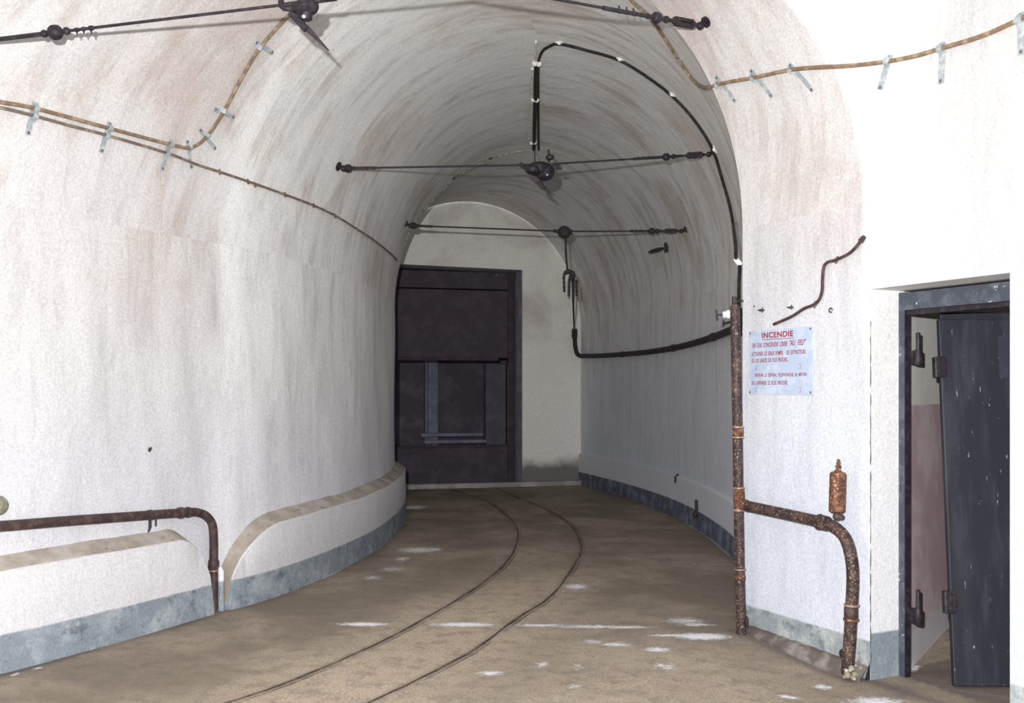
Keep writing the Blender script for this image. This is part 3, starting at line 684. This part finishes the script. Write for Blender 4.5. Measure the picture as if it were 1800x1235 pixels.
# branch from the tee along the wall and down
def wp(px, py, off):                          # a point off the junction wall
    d = at(px, py, 1)-EYE; n_ = NW; p0 = P0-NW*off
    t = (p0-EYE).dot(n_)/d.dot(n_); return EYE+d*t
br = thing('branch_pipe', 'rusty branch pipe bending from the riser tee down to the floor', 'pipe', V(*wp(1492, 1180, .075).xy, -0.03))
tee = rp(1302, 883)
mb = MB(); mb.tube([wp(1309, 887, 0.079), wp(1318, 891, 0.075)], [0.034, 0.03], 14); mb.build('tee_stub', M['rust_orange'], br)
bp = [wp(1314, 889, .078), wp(1370, 901, .075), wp(1425, 913, .075), wp(1450, 919, .075), wp(1472, 930, .075), wp(1488, 950, .075), wp(1497, 985, .075), wp(1499, 1020, .075), wp(1497, 1065, .075), wp(1494, 1120, .075), wp(1490, 1172, .075), wp(1490, 1184, .075)]
mb = MB(); mb.tube(catmull(bp, 5), 0.031, 16); mb.build('pipe_run', M['rust'], br)
d1 = (bp[3]-bp[2])
collar(wp(1450, 919, .075), d1, 0.039, 0.045, M['rust'], br)
collar(wp(1441, 917, .075), d1, 0.042, 0.012, M['rust'], br)
collar(wp(1497, 1063, .075), UP, 0.0385, 0.012, M['copper_ring'], br)
collar(wp(1496, 1088, .075), UP, 0.0385, 0.014, M['rust_orange'], br)
collar(wp(1496, 1076, .075), UP, 0.0345, 0.06, M['rust_plain'], br)
mb = MB(); mb.ball(wp(1482, 1148, .085), 0.024, (1, 0, 0), 12, 0.8); mb.tube([wp(1482, 1148, .085), wp(1492, 1148, .075)], 0.012, 10); mb.build('drain_plug', M['steel_dark'], br)
mb = MB(); c = wp(1494, 1182, .07)
for k in range(14):
    mb.ball(c+V(random.uniform(-.035, .04), random.uniform(-.05, .02), random.uniform(-.02, .045)), random.uniform(.008, .018), None, 8)
mb.build('crumbling_mortar_foot', M['crumb'], br)
# air vessel
av = thing('air_vessel', 'rust-covered upright cylinder with a pointed finial on the branch pipe', 'pressure vessel', wp(1471, 908, .075))
a = wp(1471, 902, .075); d_ = a.y
def zz(py): return at(1471, py, d_).z
x_, y_ = a.x, a.y
mb = MB(); z0 = zz(902); hh = zz(828)-z0; tl_ = V(0.03, 0, 1).normalized()
mb.lathe(V(x_, y_, z0), V(x_, y_, z0)+tl_, [(0, .01), (0.004, .032), (0.012, .041), (hh*0.48, .0415), (hh*0.5, .043), (hh*0.52, .0415), (hh-.014, .041), (hh-.004, .034), (hh, .012)], 20)
mb.build('body', M['rust_orange'], av)
mb = MB(); mb.lathe(V(x_, y_, z0)+tl_*(hh-.003), V(x_, y_, z0)+tl_*(hh+1), [(0, .02), (.006, .019), (.012, .011), (.020, .012), (.028, .017), (.034, .011), (.040, .008), (.046, .012), (.052, .007), (.058, .009), (.066, .004)], 14)
mb.build('finial', M['rust_orange'], av)
mb = MB(); mb.tube([V(x_, y_, z0-.035), V(x_, y_, z0+.004)], 0.013, 12); mb.ball(V(x_, y_, z0-.016), 0.021, None, 12); mb.ball(V(x_+.02, y_-.01, z0-.018), 0.016, None, 12); mb.build('neck', M['rust_plain'], av)
# left handrail-like pipe
lpipe = thing('wall_pipe', 'brown iron pipe along the left wall turning down into the plinth gap', 'pipe', V(*ipt((sg0+sg1)/2)[0].xy, 0)+V(-0.05, 0, 0))
TL = bvh('L')
gp, gw = ipt((sg0+sg1)/2); gx = gw.lerp(gp, 0.42)
base_px = 900+gx.x/gx.y*F
pts = []
for px, py in ((-260, 940), (-120, 932), (0, 924.5), (120, 915), (240, 906.5), (330, 900)):
    p, n_ = hit(px, py, 0, TL); d = (at(px, py, 1)-EYE); n2_ = V(n_.x, n_.y, 0).normalized(); pts.append(p-d*(0.055/abs(d.dot(n2_))))
dpt = gx.y
pts += [at(350, 901, dpt-0.09), at(364, 908, dpt-0.05), at(373, 922, dpt-0.015), V(gx.x, gx.y, at(0, 950, dpt).z), V(gx.x, gx.y, 0.3), V(gx.x, gx.y, -0.02)]
mb = MB(); mb.tube(catmull(pts, 6), 0.027, 14); mb.build('pipe_run', M['rust_plain'], lpipe)
collar(V(gx.x, gx.y, at(0, 992, dpt).z), UP, 0.034, 0.06, M['rust_plain'], lpipe)
collar(V(gx.x, gx.y, at(0, 1002, dpt).z), UP, 0.035, 0.010, M['copper_ring'], lpipe)
for i_ in (5,):
    collar(pts[i_], pts[5]-pts[4], 0.033, 0.02, M['rust_plain'], lpipe)
collar(pts[5].lerp(pts[4], 0.15), pts[5]-pts[4], 0.035, 0.03, M['rust_plain'], lpipe)
q = pts[4].lerp(pts[5], 0.25)
collar(q, pts[5]-pts[4], 0.031, 0.03, M['rust_plain'], lpipe, 'saddle')
mb = MB(); mb.tube([q, q+V(0, 0, -0.07), q+V(-.01, 0, -0.10)], [.008, .009, .004], 8); mb.tube([q+V(.03, .01, 0), q+V(.03, .01, -0.065)], .005, 8); mb.build('hanging_bracket', M['iron_far'], lpipe)
sv = tag(MB().tube([V(gx.x+0.045, gx.y+.01, -.02), V(gx.x+0.045, gx.y+.01, .25), V(gx.x+.035, gx.y+.01, .28)], [.02, .02, .012], 10).build('pipe_sleeve', M['doorway']), 'short whitewashed stub beside the left pipe in the plinth gap', 'pipe stub')

# tunnel pipe on the outer wall
TR = bvh('R')
tp = thing('tunnel_pipe', 'dark pipe running level along the curved outer tunnel wall', 'pipe', hit(1100, 640, 0, TR)[0])
pp = [onend(1010, 582, -0.05), onend(1011, 606, -0.05), onend(1014, 620, -0.06), onend(1019, 625, -0.10)]
for px, py in ((1032, 625.5), (1060, 625), (1100, 622.5), (1145, 618.5), (1190, 611.5), (1230, 602), (1262, 592), (1292, 581)):
    pp.append(hit(px, py, 0.045, TR)[0])
hid = [V(1.80, 7.75, pp[-1].z), V(1.66, 7.12, pp[-1].z), V(1.46, 6.4, pp[-1].z)]
mb = MB(); mb.tube(catmull(pp+hid, 5), 0.032, 12); mb.build('pipe_run', M['iron_far'], tp)
collar(onend(1010, 586, -0.05), UP, 0.042, 0.14, M['iron_far'], tp)
for k in (6, 8, 10): collar(pp[k], pp[k+1]-pp[k], 0.040, 0.05, M['iron_far'], tp)

# ------------------------------------------------------------------ cables
def cable(label, path, r, mat, clips=(), clipmat=None, clipr=0.016, name='cable'):
    t = thing(name, label, 'cable', path[0])
    mb = MB(); mb.tube(path, r, 8); mb.build('cable_run', mat, t)
    for p, n_ in clips:
        mb = MB(); mb.ball(p+n_*r*0.6, clipr, n_, 10, 0.8); mb.box(p+n_*0.003, n_, n_.orthogonal(), n_.cross(n_.orthogonal()), 0.006, clipr*0.8, clipr*1.5); mb.build('clip', clipmat or M['galv'], t)
    return t
c1 = [(-60, 166), (0, 179), (60, 190), (190, 225), (300, 254), (334, 258), (362, 238), (392, 193), (420, 140), (455, 82), (500, 30), (508, 22)]
over = [(525, -4), (570, -70), (680, -140), (850, -165), (1000, -125), (1080, -40), (1110, -4)]
c2 = [(1150, 36), (1195, 102), (1222, 140), (1239, 152), (1262, 148), (1325, 136), (1392, 122), (1450, 117), (1500, 115), (1563, 108), (1620, 97), (1657, 86), (1730, 64), (1800, 33), (1850, 10)]
path1 = surf(c1+over+c2, 0.014, n=6)
cable('tan cable swung up the left vault, over the ceiling and along the right wall', path1, 0.0105, M['cable_tan'])
path2 = surf([(-60, 180), (0, 189), (58, 203), (120, 220), (185, 237), (290, 268), (345, 289), (385, 302), (435, 319), (500, 342), (550, 361), (588, 379), (625, 402), (650, 418), (680, 441), (696, 457)], 0.012)
cl = [hit(x, y, 0) for x, y in ((385, 302), (435, 319), (447, 325), (500, 342), (550, 361), (588, 379))]
cable('thinner grey-brown cable sloping down the whole left wall into the tunnel', path2, 0.0085, M['cable_grey'], cl, M['cable_grey'], 0.011)
# black cable round the vault
bk = [(947, 262), (946.5, 220), (946, 168), (946, 125), (947, 104), (954, 87), (968, 78), (983, 75), (1035, 87), (1090, 104), (1140, 134), (1182, 166), (1225, 213), (1256, 264), (1272, 315), (1286, 365), (1291, 392)]
pb = surf(bk, 0.012, n=6)
tv = Vector(pb[-1])
Pc = Opath[7*NS-2]
low_ = [at(1293, 430, 6.2), at(1294, 452, 6.2), at(1300, 466, 6.2), at(1299, 500, 6.05), at(1299, 545, 5.95), at(1302, 590, 5.9)]
cl = [hit(x, y, 0) for x, y in ((983, 74), (1090, 103), (1182, 165), (1257, 262))]+[(at(1298, 460, 6.2), V(-.6, -.8, 0))]
cable('black cable curving from the crown down the right side of the vault', pb+catmull([tv]+low_, 5)[1:], 0.0115, M['cable_black'], cl, M['white_clip'], 0.019)
# pale thin wire across the vault further in
wp_ = [(925, 262), (880, 272), (862, 278), (835, 290), (797, 313), (770, 342), (742, 370), (722, 402), (706, 440)]
cl = [hit(x, y, 0) for x, y in ((862, 278), (797, 313))]
cable('thin pale wire pinned across the left side of the far vault', surf(wp_, 0.010), 0.0045, M['cable_pale'], cl, M['iron_far'], 0.018, 'thin_wire')
# short black cable over the sign
sc = [(1516, 424), (1508, 434), (1495, 446), (1472, 457), (1458, 461), (1451, 470), (1449, 490), (1448, 512), (1442, 528), (1432, 536), (1415, 543), (1395, 556), (1363, 570)]
cl = [(wp(x, y, 0), -NW) for x, y in ((1472, 457), (1434, 535))]
pth = surf(sc, 0.012, TR, n=6)
cable('short dark cable stepping down the wall above the fire notice', pth, 0.0085, M['rust_plain'], cl, M['cable_grey'], 0.012)
mb = MB(); mb.tube([pth[0], pth[0]-(pth[6]-pth[0]).normalized()*0.03], [0.015, 0.012], 10); e_ = tag(mb.build('cable_end_sleeve', M['rust_plain']), 'dark sleeve on the upper cut end of the short cable', 'sleeve')
# batten along the crown
bt = thing('ceiling_batten', 'pale batten along the tunnel crown carrying a black cable', 'batten', hit(939, 200, 0)[0])
b0 = surf([(942, 70), (940, 107), (936, 168), (931.5, 248)], 0.016, n=5)
mb = MB()
for a, b_ in zip(b0[:-1], b0[1:]):
    t_ = (b_-a); mb.box((a+b_)/2, t_, (1, 0, 0), t_.cross(V(1, 0, 0)), t_.length/2, 0.030 if a.y > 8.6 else 0.006, 0.012)
mb.build('strip', M['batten'], bt, smooth=0)
dk = surf([(942.5, 108), (940.5, 168), (938.5, 258)], 0.03, n=6); mb = MB(); mb.tube(dk, 0.02, 8); mb.build('cable', M['cable_black'], bt)
for x, y in ((940, 105), (947, 106), (937, 169), (943, 170), (934, 246), (940, 245)):
    p, n_ = hit(x, y, 0.03); mb = MB(); mb.ball(p, 0.026, n_, 12); mb.build('clip', M['white_clip'], bt)

# galvanised clamps ------------------------------------------------------
def clamp(label, top, bot, cab, wid=0.03, group='galvanised clamps on the tan cable'):
    a, na = hit(*top); b_, nb = hit(*bot); n_ = (na+nb).normalized(); t_ = (b_-a); L = t_.length; t_.normalize(); s_ = t_.cross(n_).normalized()
    o = thing('cable_clamp', label, 'cable clamp', (a+b_)/2, group)
    nn = 5; pl = MB(); prev = None
    pp_ = []
    for k in range(nn+1):
        q = a.lerp(b_, k/nn); r_, m2, i2, d2 = B_all.find_nearest(q); pp_.append(r_+n_*0.004)
    for p_, q_ in zip(pp_[:-1], pp_[1:]):
        tt = (q_-p_); pl.box((p_+q_)/2, tt, s_, n_, tt.length/2, wid/2, 0.0025)
    pl.build('plate', M['galv'], o, smooth=0)
    for e in ((a, 0.12), (b_, -0.12)):
        p_ = e[0]+t_*e[1]*0.1+n_*0.006; mb = MB(); mb.ball(p_, 0.0085, n_, 10, 0.6); mb.build('screw', M['screw'], o)
    for cx in cab:
        c_, nc = hit(*cx); mb = MB(); cr = 0.0155
        arcp = [c_+n_*0.003+t_*(-0.03)]+[c_+n_*(0.013+cr*math.sin(q))+t_*(-cr*math.cos(q)) for q in [math.pi*k/8 for k in range(9)]]+[c_+n_*0.003+t_*0.03]
        for p_, q_ in zip(arcp[:-1], arcp[1:]):
            tt = q_-p_; mb.box((p_+q_)/2, tt, s_, tt.cross(s_), tt.length/2+0.001, wid/2, 0.0015)
        mb.build('strap', M['galv'], o, smooth=0)
    return o
clamp('galvanised clamp nearest the left edge, holding both left wall cables', (61, 180), (48, 237), [(60, 190), (58, 203)])
clamp('galvanised clamp, second from the left edge, holding both left wall cables', (192, 214), (177, 268), [(190, 225), (185, 237)])
clamp('galvanised clamp holding both left cables just before they part', (299, 246), (284, 299), [(297, 253), (291, 268)])
clamp('galvanised clamp at the lowest point of the tan cable, where it turns up', (328, 246), (336, 296), [(331, 258)], 0.022)
clamp('slanted clamp on the tan cable just above its lowest bend', (350, 226), (378, 262), [(362, 238)], 0.024)
clamp('nearly level clamp halfway up the rising tan cable', (376, 191), (411, 206), [(392, 194)])
clamp('tilted clamp on the tan cable just below the ceiling hanger', (448, 73), (479, 93), [(455, 82)])
clamp('small clamp on the tan cable inside the tunnel side of the arch edge', (1188, 94), (1200, 106), [(1194, 101)], 0.022)
clamp('slanted clamp on the right wall cable closest to the arch edge', (1259, 134), (1294, 178), [(1264, 148)], 0.024)
clamp('slanted clamp on the right wall cable, second after the arch edge', (1320, 122), (1358, 170), [(1326, 136)], 0.024)
clamp('slanted clamp on the right wall cable, last before the bright groin', (1388, 112), (1430, 160), [(1393, 122)], 0.024)
clamp('clamp leaning left on the bright groin of the right wall', (1565, 96), (1547, 158), [(1562, 108)])
clamp('upright clamp on the right wall above the side doorway', (1658, 76), (1655, 147), [(1657, 86)])
clamp('upright clamp at the upper right, where the tan cable leaves the view', (1796, 22), (1796, 96), [(1796, 35)], 0.034)

# ------------------------------------------------------------------ span wires
def frac(A, B, px):
    k = (px-900)/F; return (k*A.y-A.x)/((B.x-A.x)-k*(B.y-A.y))
def span(label, ctrl, hw, r, anchors, mat):
    # ctrl: 3-D points left to right with their pixels; hw: (kind, px, size)
    t = thing('span_wire', label, 'span wire', ctrl[0], 'span wires across the vault')
    mb = MB()
    for a, b_ in zip(ctrl[:-1], ctrl[1:]): mb.tube([a, b_], r*1.3, 8)
    mb.build('wire', mat, t)
    def loc(px):
        for a, b_ in zip(ctrl[:-1], ctrl[1:]):
            f = frac(a, b_, px)
            if -0.02 <= f <= 1.02: return a.lerp(b_, f), (b_-a).normalized()
        return ctrl[-1], (ctrl[-1]-ctrl[-2]).normalized()
    for kind, px, s in hw:
        if kind == 'rod':
            p, d = loc(px); q, d = loc(s); mb = MB(); mb.tube([p, q], r*2.0, 8); mb.build('rod', mat, t); continue
        if kind == 'turnbuckle':
            p, d = loc(px); q, d = loc(s); L = (q-p).length; up = V(0, 0, 1); sd = d.cross(up).normalized(); up = sd.cross(d); w_ = 0.020; mb = MB()
            for e in (-1, 1): mb.box((p+q)/2+up*e*w_*0.75, d, up, sd, L/2*0.72, 0.009, 0.011)
            for e, f in ((p, 1), (q, -1)):
                mb.lathe(e, e+d*f, [(0, .010), (L*.1, .016), (L*.16, .022), (L*.22, .022), (L*.24, .02)], 10)
            mb.build('turnbuckle', mat, t); continue
        p, d = loc(px); mb = MB()
        if kind == 'ball':
            mb.lathe(p-d*s, p+d, [(0, s*.35), (s*.25, s*.72), (s*.6, s*.97), (s*.9, s), (s*1.0, s*.92), (s*1.1, s), (s*1.5, s*.93), (s*1.8, s*.65), (s*2, s*.35)], 16)
            mb.build('insulator', mat, t)
        elif kind == 'bead':
            mb.ball(p, s, d, 10); mb.build('insulator', mat, t)
        elif kind == 'grip':
            dn = (V(0, 0, -1)-d*V(0, 0, -1).dot(d)).normalized()*(1 if s > 0 else -1); s = abs(s)
            mb.tube([p-d*s*.9, p-d*s*.4, p+d*s*.4, p+d*s*.9], [s*.35, s*.75, s*.75, s*.35], 8); mb.tube([p, p+dn*s*1.6], [s*.38, s*.22], 6)
            mb.build('wire_grip', mat, t)
    for A, s in anchors:
        p, q, n_ = A; mb = MB()
        mb.tube([q-n_*0.02, q+n_*0.012], s*1.25, 12); mb.tube([q, p], s*0.5, 8); mb.ball(p, s*0.9, n_, 10); mb.build('wall_anchor', mat, t)
    return t
def anch(px, py, off=0.06):
    q, n_ = hit(px, py); return (q+n_*off, q, n_)
R_W = 1.3; IR = M['steel_dark']; IF = M['iron_far']
# first: overhead, close to us
aR = anch(1242, 38, 0.05); aL = anch(-120, 78, 0.05)
mid1 = at(800, -34, 4.12); pL_ = at(545, 2, 4.35)
hub1 = at(590, -7, 4.42)
span('nearest span wire, cut off by the top of the picture', [aL[0], at(560, 1, 4.42), mid1, aR[0]],
     [('ball', 97, .034), ('bead', 78, .018), ('bead', 117, .018), ('grip', 135, .014), ('grip', 147, .014), ('grip', 160, .016), ('rod', 72, -60),
      ('grip', 1089, -.017), ('grip', 1102, -.017), ('grip', 1114, -.017), ('bead', 1139, .015), ('ball', 1154, .030), ('bead', 1171, .020), ('rod', 1060, 1180), ('turnbuckle', 1180, 1224)],
     0.0055, [(aR, .026), (aL, .03)], IR)
# second
aL = anch(594, 292, 0.05); aR = anch(1254, 267, 0.04)
d2 = (aL[0].y+aR[0].y)/2; m2 = at(945, 289.5, d2)
span('middle span wire crossing the vault, turnbuckle at its right end', [aL[0], m2, aR[0]],
     [('ball', 612, .032), ('bead', 622, .017), ('grip', 637, .013), ('grip', 646, .013), ('grip', 655, .014), ('rod', 601, 660),
      ('grip', 1122, -.012), ('grip', 1131, -.012), ('grip', 1141, -.012), ('rod', 1114, 1200), ('bead', 1152, .012), ('ball', 1171, .030), ('bead', 1184, .020), ('turnbuckle', 1204, 1238)],
     0.006, [(aL, .028), (aR, .024)], IR)
# third
aL3 = anch(713, 393, 0.05); aR3 = anch(1206, 403, 0.05)
d3 = (aL3[0].y+aR3[0].y)/2; m3 = at(992, 406.5, d3)
span('farthest span wire, in front of the end wall arch', [aL3[0], m3, aR3[0]],
     [('ball', 727, .036), ('bead', 735, .02), ('grip', 749, .013), ('grip', 758, .013), ('rod', 718, 760), ('bead', 975, .02),
      ('grip', 1111, -.014), ('grip', 1118, -.014), ('grip', 1125, -.014), ('rod', 1108, 1165), ('ball', 1146, .034), ('bead', 1155, .026), ('turnbuckle', 1166, 1192), ('rod', 1190, 1203)],
     0.0065, [(aL3, .028), (aR3, .026)], IF)
# hangers ----------------------------------------------------------------
def bell(mb, top, s, d=V(0, 0, -1)):
    mb.lathe(top, top+d, [(0, s*.3), (s*.1, s*.75), (s*.35, s*.98), (s*.7, s), (s*.95, s*.9), (s*1.15, s*.55), (s*1.2, s*.2)], 18)
D_ = 4.42
def h1(px, py, dd=0): return at(px, py, D_+dd)
t = thing('trolley_hanger', 'near black trolley-wire hanger cut by the top edge, with a long spike', 'hanger', h1(545, 25), 'trolley-wire hangers')
mb = MB(); mb.tube([h1(494, 9), h1(545, 3), h1(592, -2)], [.009, .011, .009], 10); mb.tube([h1(505, 14), h1(560, 8)], .009, 8); mb.build('clamp_bar', IR, t)
mb = MB(); mb.tube([h1(494, -2), h1(494, 10), h1(500, 15), h1(512, 17)], [.012, .014, .012, .008], 10); mb.build('fork', IR, t)
mb = MB(); mb.lathe(h1(534, 2), h1(541, 45), [(0, .03), (.015, .056), (.035, .062), (.05, .052), (.06, .03), (.085, .024), (.09, .012)], 20); mb.build('bell', M['steel_dark'], t)
mb = MB(); mb.ball(h1(534, 29, -0.05), .009, (0, 1, 0)); mb.build('bolt_head', M['galv'], t)
mb = MB(); mb.box(h1(524, 38, -.02), h1(535, 52)-h1(510, 26), (0, 1, 0), V(1, 0, 1), .05, .010, .012); mb.tube([h1(520, 32, -.02), h1(548, 58), h1(578, 89)], [.016, .011, .003], 8); mb.build('spike', IR, t)
D2 = m2.y
def h2(px, py, dd=0): return at(px, py, D2+dd)
t = thing('trolley_hanger', 'black bell-shaped trolley-wire hanger in the middle of the vault', 'hanger', h2(945, 292), 'trolley-wire hangers')
mb = MB(); mb.tube([h2(914, 290), h2(950, 290), h2(985, 289)], [.009, .016, .009], 10); mb.build('clamp_bar', IF, t)
mb = MB(); mb.tube([h2(916, 286), h2(918, 292), h2(925, 298), h2(938, 299)], [.014, .015, .013, .012], 10); mb.build('fork', IR, t)
mb = MB(); mb.ball(h2(958, 302, .03), .078, (0, 0, 1), 18, 0.9); bell(mb, h2(948, 285, .02), .090); mb.build('bell', IR, t)
mb = MB(); bell(mb, h2(936, 291, -.05), .055); mb.build('bell', IR, t)
mb = MB(); mb.lathe(h2(967, 280), h2(965, 262), [(0, .03), (.02, .035), (.035, .02), (.04, .01)], 12); mb.tube([h2(965, 285), h2(964, 263)], .009, 8); mb.tube([h2(965, 272), h2(973, 275)], .010, 8); mb.build('stud', IR, t)
mb = MB(); mb.tube([h2(948, 318), h2(953, 328), h2(968, 340)], [.025, .018, .004], 8); mb.build('hook', IF, t)  # solid tail standing in for the hanger's shadow
mb = MB(); mb.tube([h2(977, 295), h2(988, 296)], [.012, .007], 8); mb.build('lug', IF, t)
mb = MB(); mb.ball(h2(962, 307, -.06), .010, (0, 1, 0)); mb.build('bolt_head', M['galv'], t)
cable('thin black lead dropping from the batten end to the hanger', [hit(939, 256, .03)[0], h2(940, 272, .3), h2(940, 288)], 0.005, IF, name='drop_lead')
t3 = thing('trolley_hanger', 'small round black hanger on the farthest span wire', 'hanger', at(992, 410, d3), 'trolley-wire hangers')
mb = MB(); mb.ball(at(992, 408, d3), .070, (0, 0, 1), 16, .95); mb.tube([at(978, 407, d3), at(1006, 408, d3)], [.02, .028], 10); mb.build('bell', IF, t3)
mb = MB(); mb.tube([at(994, 416, d3), at(995, 450, d3), at(998, 482, d3)], .011, 8); mb.build('hanging_rod', IF, t3)
t4 = thing('fork_bracket', 'three-pronged black bracket hanging below the farthest hanger', 'bracket', at(1003, 490, d3))
mb = MB(); mb.tube([at(991, 484, d3), at(994, 479, d3), at(1000, 477, d3), at(1007, 480, d3), at(1010, 486, d3)], [.014, .022, .026, .024, .018], 10); mb.ball(at(1005, 487, d3), .034, (0, 1, 0)); mb.build('yoke', IF, t4)
for xa, ya, xb, yb_ in ((991, 484, 992, 513), (1001, 490, 1000, 520), (1008, 487, 1008, 518), (1013, 492, 1014, 520)):
    mb = MB(); n_ = 7; P_l = [at(xa+(xb-xa)*k/n_, ya+(yb_-ya)*k/n_, d3+(0.03 if xa > 1000 else 0)) for k in range(n_+1)]; mb.tube(P_l, [.015 if k % 2 else .011 for k in range(n_+1)], 8); mb.build('prong', IF, t4)
cable('black feeder lead from the fork bracket back to the pipe end by the end wall', catmull([at(1006, 492, d3), at(1008, 540, d3+1.4), at(1009, 572, d3+3.3), onend(1010, 584, -0.05)], 6), 0.011, IF, name='feeder_lead')
# loose turnbuckle stub
A = anch(1174, 434, 0.05); e_ = A[0]+V(-0.17, -0.03, -0.05)
t = thing('loose_turnbuckle', 'loose black turnbuckle stub sticking out below the farthest span wire', 'turnbuckle', A[0])
mb = MB(); mb.tube([A[0], A[0].lerp(e_, .25), A[0].lerp(e_, .5), A[0].lerp(e_, .85), e_], [.012, .022, .024, .02, .012], 10); mb.build('barrel', IR, t)
mb = MB(); mb.box(A[1]+A[2]*.02, A[2], UP, A[2].cross(UP), .02, .055, .018); mb.build('eye_plate', IR, t)

# ------------------------------------------------------------------ small fittings
# insulator on the riser bracket
t = thing('wall_insulator', 'white porcelain insulator on a pin left of the riser top', 'insulator', at(1278, 553, 5.85))
mb = MB(); mb.lathe(at(1270, 553, 5.85), at(1286, 552, 5.85), [(0, .012), (.008, .022), (.02, .018), (.026, .026), (.045, .026), (.055, .018)], 14); mb.build('porcelain', M['glass_ins'], t)
mb = MB(); mb.tube([at(1259, 544, 5.85), at(1261, 564, 5.85)], .006, 8); mb.tube([at(1260, 553, 5.85), at(1270, 553, 5.85)], .005, 8); mb.build('pin', IF, t)
mb = MB(); mb.tube([at(1272, 562, 5.85), at(1271, 575, 5.85)], .006, 8); mb.tube([at(1271, 569, 5.85), at(1290, 564, 5.8)], .008, 8); mb.build('arm', IR, t)
def hook(px, py, s, label):
    p = wp(px, py, 0); mb = MB(); mb.tube([p+NW*.01, p-NW*.03], s*.35, 8); mb.tube([p-NW*.03-TW*s, p-NW*.03, p-NW*.03+TW*s*.4-V(0, 0, s*.5)], [s*.2, s*.35, s*.25], 8); mb.tube([p-NW*.012+V(0, 0, s*1.0), p-NW*.012-V(0, 0, s*.9)], s*.22, 6)
    return tag(mb.build('wall_hook', M['rust_plain']), label, 'hook', 'rusty hooks above the notice')
hook(1343, 545, .016, 'small rusty hook above the left side of the fire notice')
hook(1394, 540, .014, 'small rusty hook above the middle of the fire notice')
p = wp(1462, 545, 0); mb = MB()
mb.tube([p-NW*.008+TW*.011*math.cos(q)+V(0, 0, .011*math.sin(q)) for q in [2*math.pi*k/14 for k in range(13)]], .0035, 6); tag(mb.build('ring_bolt', M['rust_plain']), 'small rusty ring in the wall right of the short cable', 'ring')
p = wp(1326, 538, 0); tag(MB().ball(p, .005, NW).build('nail_head', M['rust_plain']), 'tiny nail head left of the rusty hooks', 'nail')
p, n_ = hit(263, 790); tag(MB().ball(p, .014, n_, 10, .5).ball(p+V(.008, 0, .008), .009, n_, 8, .5).build('dark_plug', M['rust_plain']), 'small dark plug in the left wall above the pipe', 'plug')
p, n_ = hit(-7, 888); tt = thing('wall_fitting', 'round olive-grey fitting cut off by the left edge', 'fitting', p)
mb = MB(); mb.lathe(p, p+n_, [(0, .05), (.015, .052), (.035, .046), (.05, .03), (.055, .01)], 20); mb.build('dome', M['olive'], tt)
# small iron pieces low on the tunnel's right wall
for px, py, s, lab in ((1195, 838, .035, 'small dark iron ring low on the outer tunnel wall, the farther one'), (1233, 895, .05, 'dark upright iron cleat low on the outer tunnel wall')):
    q, n_ = hit(px, py, 0.03, TR); mb = MB()
    if s < .04: mb.tube([q+V(-.02, 0, -.06), q+V(-.02, 0, .0), q+V(0, 0, .03), q+V(.03, 0, .0), q+V(.03, 0, -.07)], .011, 8)
    else: mb.box(q+n_*.015, n_, n_.orthogonal(), (0, 0, 1), .02, .016, .085); mb.ball(q+n_*.03+V(0, 0, -.05), .03)
    tag(mb.build('iron_cleat' if s > .04 else 'iron_ring', IF), lab, 'cleat' if s > .04 else 'ring')
# black chip at the corner crease beside the doorway
c = onwall(KD0)-NW*.004; mb = MB(); mb.add([c+TW*-.012+V(0, 0, -.04), c+TW*.0+V(0, 0, -.04), c+V(0, 0, .05), c-TW*.004+V(0, 0, .03), c-TW*.014-NW*.02+V(0, 0, -.04), c-NW*.02+V(0, 0, -.04)], [(0, 1, 2, 3), (0, 3, 4), (4, 3, 2, 5), (1, 5, 2), (0, 4, 5, 1)])
tag(mb.build('corner_bracket', IR), 'small black bracket at the foot of the doorway corner', 'bracket')
# rails --------------------------------------------------------------------
def rail(path, label):
    t_ = thing('rail', label, 'rail', path[len(path)//2], 'narrow-gauge rails set in the floor'); 
    for nm, off, hw, hz, mat in (('rail_head', 0, .0075, .003, M['rail']), ('guard_lip', .030, .002, .0008, M['rail'])):
        mb = MB(); rows_ = []
        for i, p in enumerate(path):
            tg = path[min(i+1, len(path)-1)]-path[max(i-1, 0)]; n_ = V(tg.y, -tg.x, 0).normalized(); c = p+n_*(off+0.002*math.sin(i*1.3))
            w2 = hw*(1+.25*math.sin(i*.9)); rows_.append([c-n_*w2+V(0, 0, -.02), c-n_*w2+V(0, 0, hz), c+n_*w2+V(0, 0, hz), c+n_*w2+V(0, 0, -.02)])
        for a in range(len(rows_)-1):
            for j in range(3): mb.add([rows_[a][j], rows_[a+1][j], rows_[a+1][j+1], rows_[a][j+1]], [(0, 1, 2, 3)])
        mb.build(nm, mat, t_, smooth=0)
rail(railL, 'left, inner rail of the curved track sunk in the floor')
rail(railR, 'right, outer rail of the curved track sunk in the floor')
